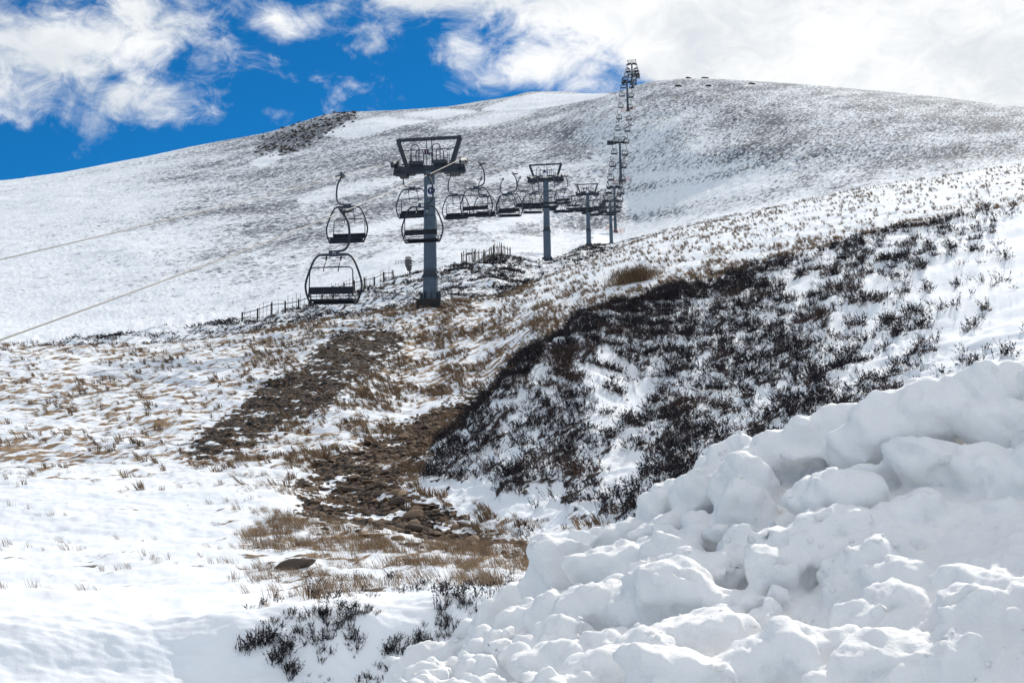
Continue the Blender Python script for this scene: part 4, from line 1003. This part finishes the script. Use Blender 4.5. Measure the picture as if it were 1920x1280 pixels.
# ------------------------------------------------------------------ ploughed snow pile in the foreground
def snow_pile():
    bm = bmesh.new()
    SIL = [(700, 1300), (722, 1262), (760, 1232), (800, 1222), (850, 1218), (880, 1180), (940, 1120), (985, 1100), (1010, 1085), (1080, 1075), (1120, 1030), (1180, 1000), (1210, 965), (1260, 935), (1300, 915), (1340, 892), (1418, 845), (1500, 822), (1650, 775), (1800, 745), (1960, 720), (2200, 700)]
    sx = np.array([p[0] for p in SIL], float); sy = np.array([p[1] for p in SIL], float)
    pxs = np.linspace(700, 2200, 90); rows = []
    def pt(px, py, R):
        d = ray(px, py); k = R / math.hypot(d[0], d[1]); return Vector((d[0] * k, d[1] * k, CZ + d[2] * k))
    for px in pxs:
        py = np.interp(px, sx, sy) + 19; Rc = float(np.interp(px, [700, 1000, 1418, 2200], [6.3, 5.9, 5.6, 5.6]))
        top = pt(px, py, Rc); top.z -= .04; d = Vector((top.x, top.y, 0)).normalized()
        h = top.z + .25
        prof_ = [(2.3, -.25), (2.7, -.05 + .22 * 0), (Rc - 2.0, top.z - .72 * max(.4, min(1, h))), (Rc - 1.0, top.z - .40 * max(.4, min(1, h))), (Rc - .3, top.z - .06), (Rc, top.z), (Rc + .35, top.z - .12), (Rc + 1.2, max(top.z - .9, -.3)), (Rc + 2.2, -.45)]
        if px < 760: pass
        rr = np.linspace(2.3, Rc + 2.2, 60); a_, b_ = zip(*prof_); zz = np.interp(rr, a_, b_)
        zz = np.convolve(np.pad(zz, 3, mode='edge'), np.ones(7) / 7, 'valid')
        rows.append([(d.x * r, d.y * r, z) for r, z in zip(rr, zz)])
    nr, nc_ = len(rows), 60
    up = [[bm.verts.new(p) for p in r] for r in rows]; dn = [[bm.verts.new((p[0], p[1], -.9)) for p in r] for r in rows]
    for i in range(nr - 1):
        for j in range(nc_ - 1):
            bm.faces.new((up[i][j], up[i + 1][j], up[i + 1][j + 1], up[i][j + 1])); bm.faces.new((dn[i][j], dn[i][j + 1], dn[i + 1][j + 1], dn[i + 1][j]))
    for i in range(nr - 1):
        bm.faces.new((up[i][0], dn[i][0], dn[i + 1][0], up[i + 1][0])); bm.faces.new((up[i][-1], up[i + 1][-1], dn[i + 1][-1], dn[i][-1]))
    for j in range(nc_ - 1):
        bm.faces.new((up[0][j], up[0][j + 1], dn[0][j + 1], dn[0][j])); bm.faces.new((up[-1][j], dn[-1][j], dn[-1][j + 1], up[-1][j + 1]))
    bmesh.ops.recalc_face_normals(bm, faces=bm.faces[:])
    r = random.Random(5)
    def chunk(px, py, rx, ry, R, sharp=.72, rot=None, dep=None):
        c = pt(px, py, R); k = R / FPX
        q = bmesh.ops.create_icosphere(bm, subdivisions=4, radius=1.0); V_ = q['verts']
        planes = [(Vector((r.gauss(0, 1), r.gauss(0, 1), r.gauss(0, 1))).normalized(), r.uniform(.58, .9)) for _ in range(13)]
        off = Vector((r.random() * 50, r.random() * 50, r.random() * 50))
        for v in V_:
            p = v.co.copy()
            for n_, h_ in planes:
                d = p.dot(n_) - h_
                if d > 0: p -= n_ * d * sharp
            p *= 1 + .20 * mnoise.noise(p * 1.5 + off) + .10 * mnoise.noise(p * 3.6 + off) + .065 * mnoise.noise(p * 7 + off)
            v.co = p
        m = Matrix.Translation(c) @ Matrix.Rotation(r.uniform(-.3, .3) if rot is None else rot, 4, 'Y') @ Matrix.Diagonal((rx * k * 1.12, (dep or (rx + ry) * .5) * k * 1.05, ry * k * 1.12, 1))
        bmesh.ops.transform(bm, matrix=m, verts=V_)
    L = [(752, 1262, 36, 34, 5.9), (790, 1246, 50, 38, 5.8), (838, 1240, 44, 34, 5.8), (885, 1205, 42, 42, 5.8), (925, 1165, 52, 50, 5.7), (965, 1135, 44, 46, 5.7),
         (1155, 1010, 40, 32, 5.6), (1085, 1006, 20, 20, 5.6), (1108, 1030, 46, 42, 5.6), (1140, 1040, 50, 50, 5.5), (1190, 1000, 32, 28, 5.5), (1232, 965, 36, 46, 5.5), (1216, 945, 18, 20, 5.5), (1272, 936, 42, 36, 5.5),
         (1330, 915, 40, 30, 5.5), (1335, 940, 66, 62, 5.3), (1326, 882, 26, 34, 5.5), (1368, 876, 50, 44, 5.4), (1402, 850, 40, 36, 5.4), (1445, 856, 58, 56, 5.3), (1395, 905, 60, 50, 5.1),
         (1510, 838, 66, 54, 5.3), (1580, 812, 70, 56, 5.3), (1665, 785, 74, 60, 5.2), (1760, 765, 80, 60, 5.2), (1870, 745, 90, 60, 5.2), (1990, 730, 90, 60, 5.2),
         (1240, 1005, 54, 42, 5.2), (1170, 1075, 90, 62, 5.0), (1255, 1060, 70, 60, 4.9), (1390, 965, 54, 60, 5.0), (1320, 1010, 44, 36, 5.0), (1305, 1090, 66, 56, 4.6), (1352, 1078, 50, 56, 4.6), (1385, 1050, 44, 60, 4.7),
         (1262, 1120, 90, 66, 4.4), (1190, 1140, 60, 46, 4.5), (1110, 1140, 76, 52, 4.6), (1050, 1150, 62, 46, 4.8), (1005, 1165, 48, 44, 5.0), (940, 1230, 66, 50, 4.9), (985, 1215, 50, 40, 4.8),
         (1062, 1195, 62, 40, 4.4), (1135, 1205, 62, 36, 4.1), (1045, 1245, 84, 46, 4.1), (1115, 1262, 76, 40, 3.8), (1205, 1235, 110, 52, 3.9), (1330, 1200, 110, 56, 4.0), (1405, 1150, 56, 46, 4.3),
         (1300, 1265, 120, 46, 3.6), (1415, 1245, 84, 56, 3.7), (850, 1290, 60, 36, 5.2), (1208, 1062, 24, 26, 4.72), (1150, 1112, 26, 24, 4.6), (1225, 1100, 26, 20, 4.5), (1370, 1130, 30, 26, 4.35), (1330, 1120, 28, 20, 4.35), (1395, 1010, 22, 24, 4.75), (1350, 1000, 26, 22, 4.85), (1010, 1240, 30, 20, 4.3)]
    for a in L: chunk(*a)
    chunk(1048, 1070, 68, 66, 5.42, .92, -.45, 46); chunk(1020, 1040, 30, 40, 5.45, .9, -.35)
    for q in range(170):
        px = r.uniform(760, 1460); yy = float(np.interp(px, sx, sy)); f = r.random() ** .9
        py = yy + 34 + f * (1300 - yy - 34); R = 5.45 - 1.85 * (py - yy) / (1300 - yy) - .02; s_ = r.uniform(9, 30)
        chunk(px, py, s_, s_ * r.uniform(.6, 1.0), R - r.uniform(0, .12), r.uniform(.4, .9), r.uniform(-1, 1))
    for q in range(70):
        px = r.uniform(1440, 2100); yy = float(np.interp(px, sx, sy)); f = r.random()
        py = yy + 30 + f * (1300 - yy - 30); R = 5.2 - 1.7 * f; s_ = r.uniform(28, 90)
        chunk(px, py, s_, s_ * r.uniform(.5, .9), R)
    me = bpy.data.meshes.new('tmp'); bm.to_mesh(me); bm.free()
    o = bpy.data.objects.new('tmp', me); col.objects.link(o)
    md = o.modifiers.new('r', 'REMESH'); md.mode = 'VOXEL'; md.voxel_size = .0155
    sm = o.modifiers.new('s', 'SMOOTH'); sm.iterations = 1; sm.factor = .5
    out = bpy.data.meshes.new_from_object(o.evaluated_get(bpy.context.evaluated_depsgraph_get()))
    bpy.data.objects.remove(o)
    n_ = len(out.vertices); co = np.empty(n_ * 3, np.float32); out.vertices.foreach_get('co', co); co = co.reshape(-1, 3)
    no = np.empty(n_ * 3, np.float32); out.vertices.foreach_get('normal', no); no = no.reshape(-1, 3)
    d_ = perlin(co[:, 0] * 5 + co[:, 2] * 3.1, co[:, 1] * 5 - co[:, 2] * 4.2, 5) * .022
    for fq, am, sd in ((12, .012, 6), (24, .0075, 7), (44, .0045, 8)):
        n__ = perlin(co[:, 0] * fq + co[:, 2] * fq * .63, co[:, 1] * fq - co[:, 2] * fq * .74, sd)
        d_ = d_ + am * (np.abs(n__) * 1.2 - .3 if sd == 6 else n__)
    pit = sstep(.50, .75, perlin(co[:, 0] * 9 - co[:, 2] * 5, co[:, 1] * 9 + co[:, 2] * 7, 12)); d_ = d_ - pit * .03
    out.vertices.foreach_set('co', (co + no * d_[:, None]).astype(np.float32).ravel()); out.update(); out.shade_smooth()
    pa = out.attributes.new('pit', 'FLOAT', 'POINT'); pa.data.foreach_set('value', (pit * sstep(.1, .5, perlin(co[:, 0] * 1.3, co[:, 1] * 1.3 + co[:, 2], 77))).astype(np.float32))
    out.name = 'snow_pile'; out.materials.clear(); out.materials.append(M['bank'])
    return link('snow_pile', out, None)
pile = snow_pile()
def crumbs():
    me = pile.data; n_ = len(me.vertices); co = np.empty(n_ * 3, np.float32); me.vertices.foreach_get('co', co); co = co.reshape(-1, 3)
    no = np.empty(n_ * 3, np.float32); me.vertices.foreach_get('normal', no); no = no.reshape(-1, 3)
    ok = np.nonzero((no[:, 2] > .45) & (perlin(co[:, 0] * 1.6, co[:, 1] * 1.6 + co[:, 2], 55) > .05))[0]
    idx = rng.choice(ok, 1500); P_ = co[idx].astype(float); n2 = len(P_)
    o = stamp('snow_crumb', [rock_proto(300 + i, 1, .8) for i in range(5)], P_, .004 + .020 * rng.random(n2) ** 3, rng.random(n2) * 6.28, rng.random(n2), M['bank'])
    o.parent = pile; o['kind'] = 'stuff'
crumbs()
tag(pile, 'tall lumpy pile of ploughed snow across the lower right foreground', 'snow pile')
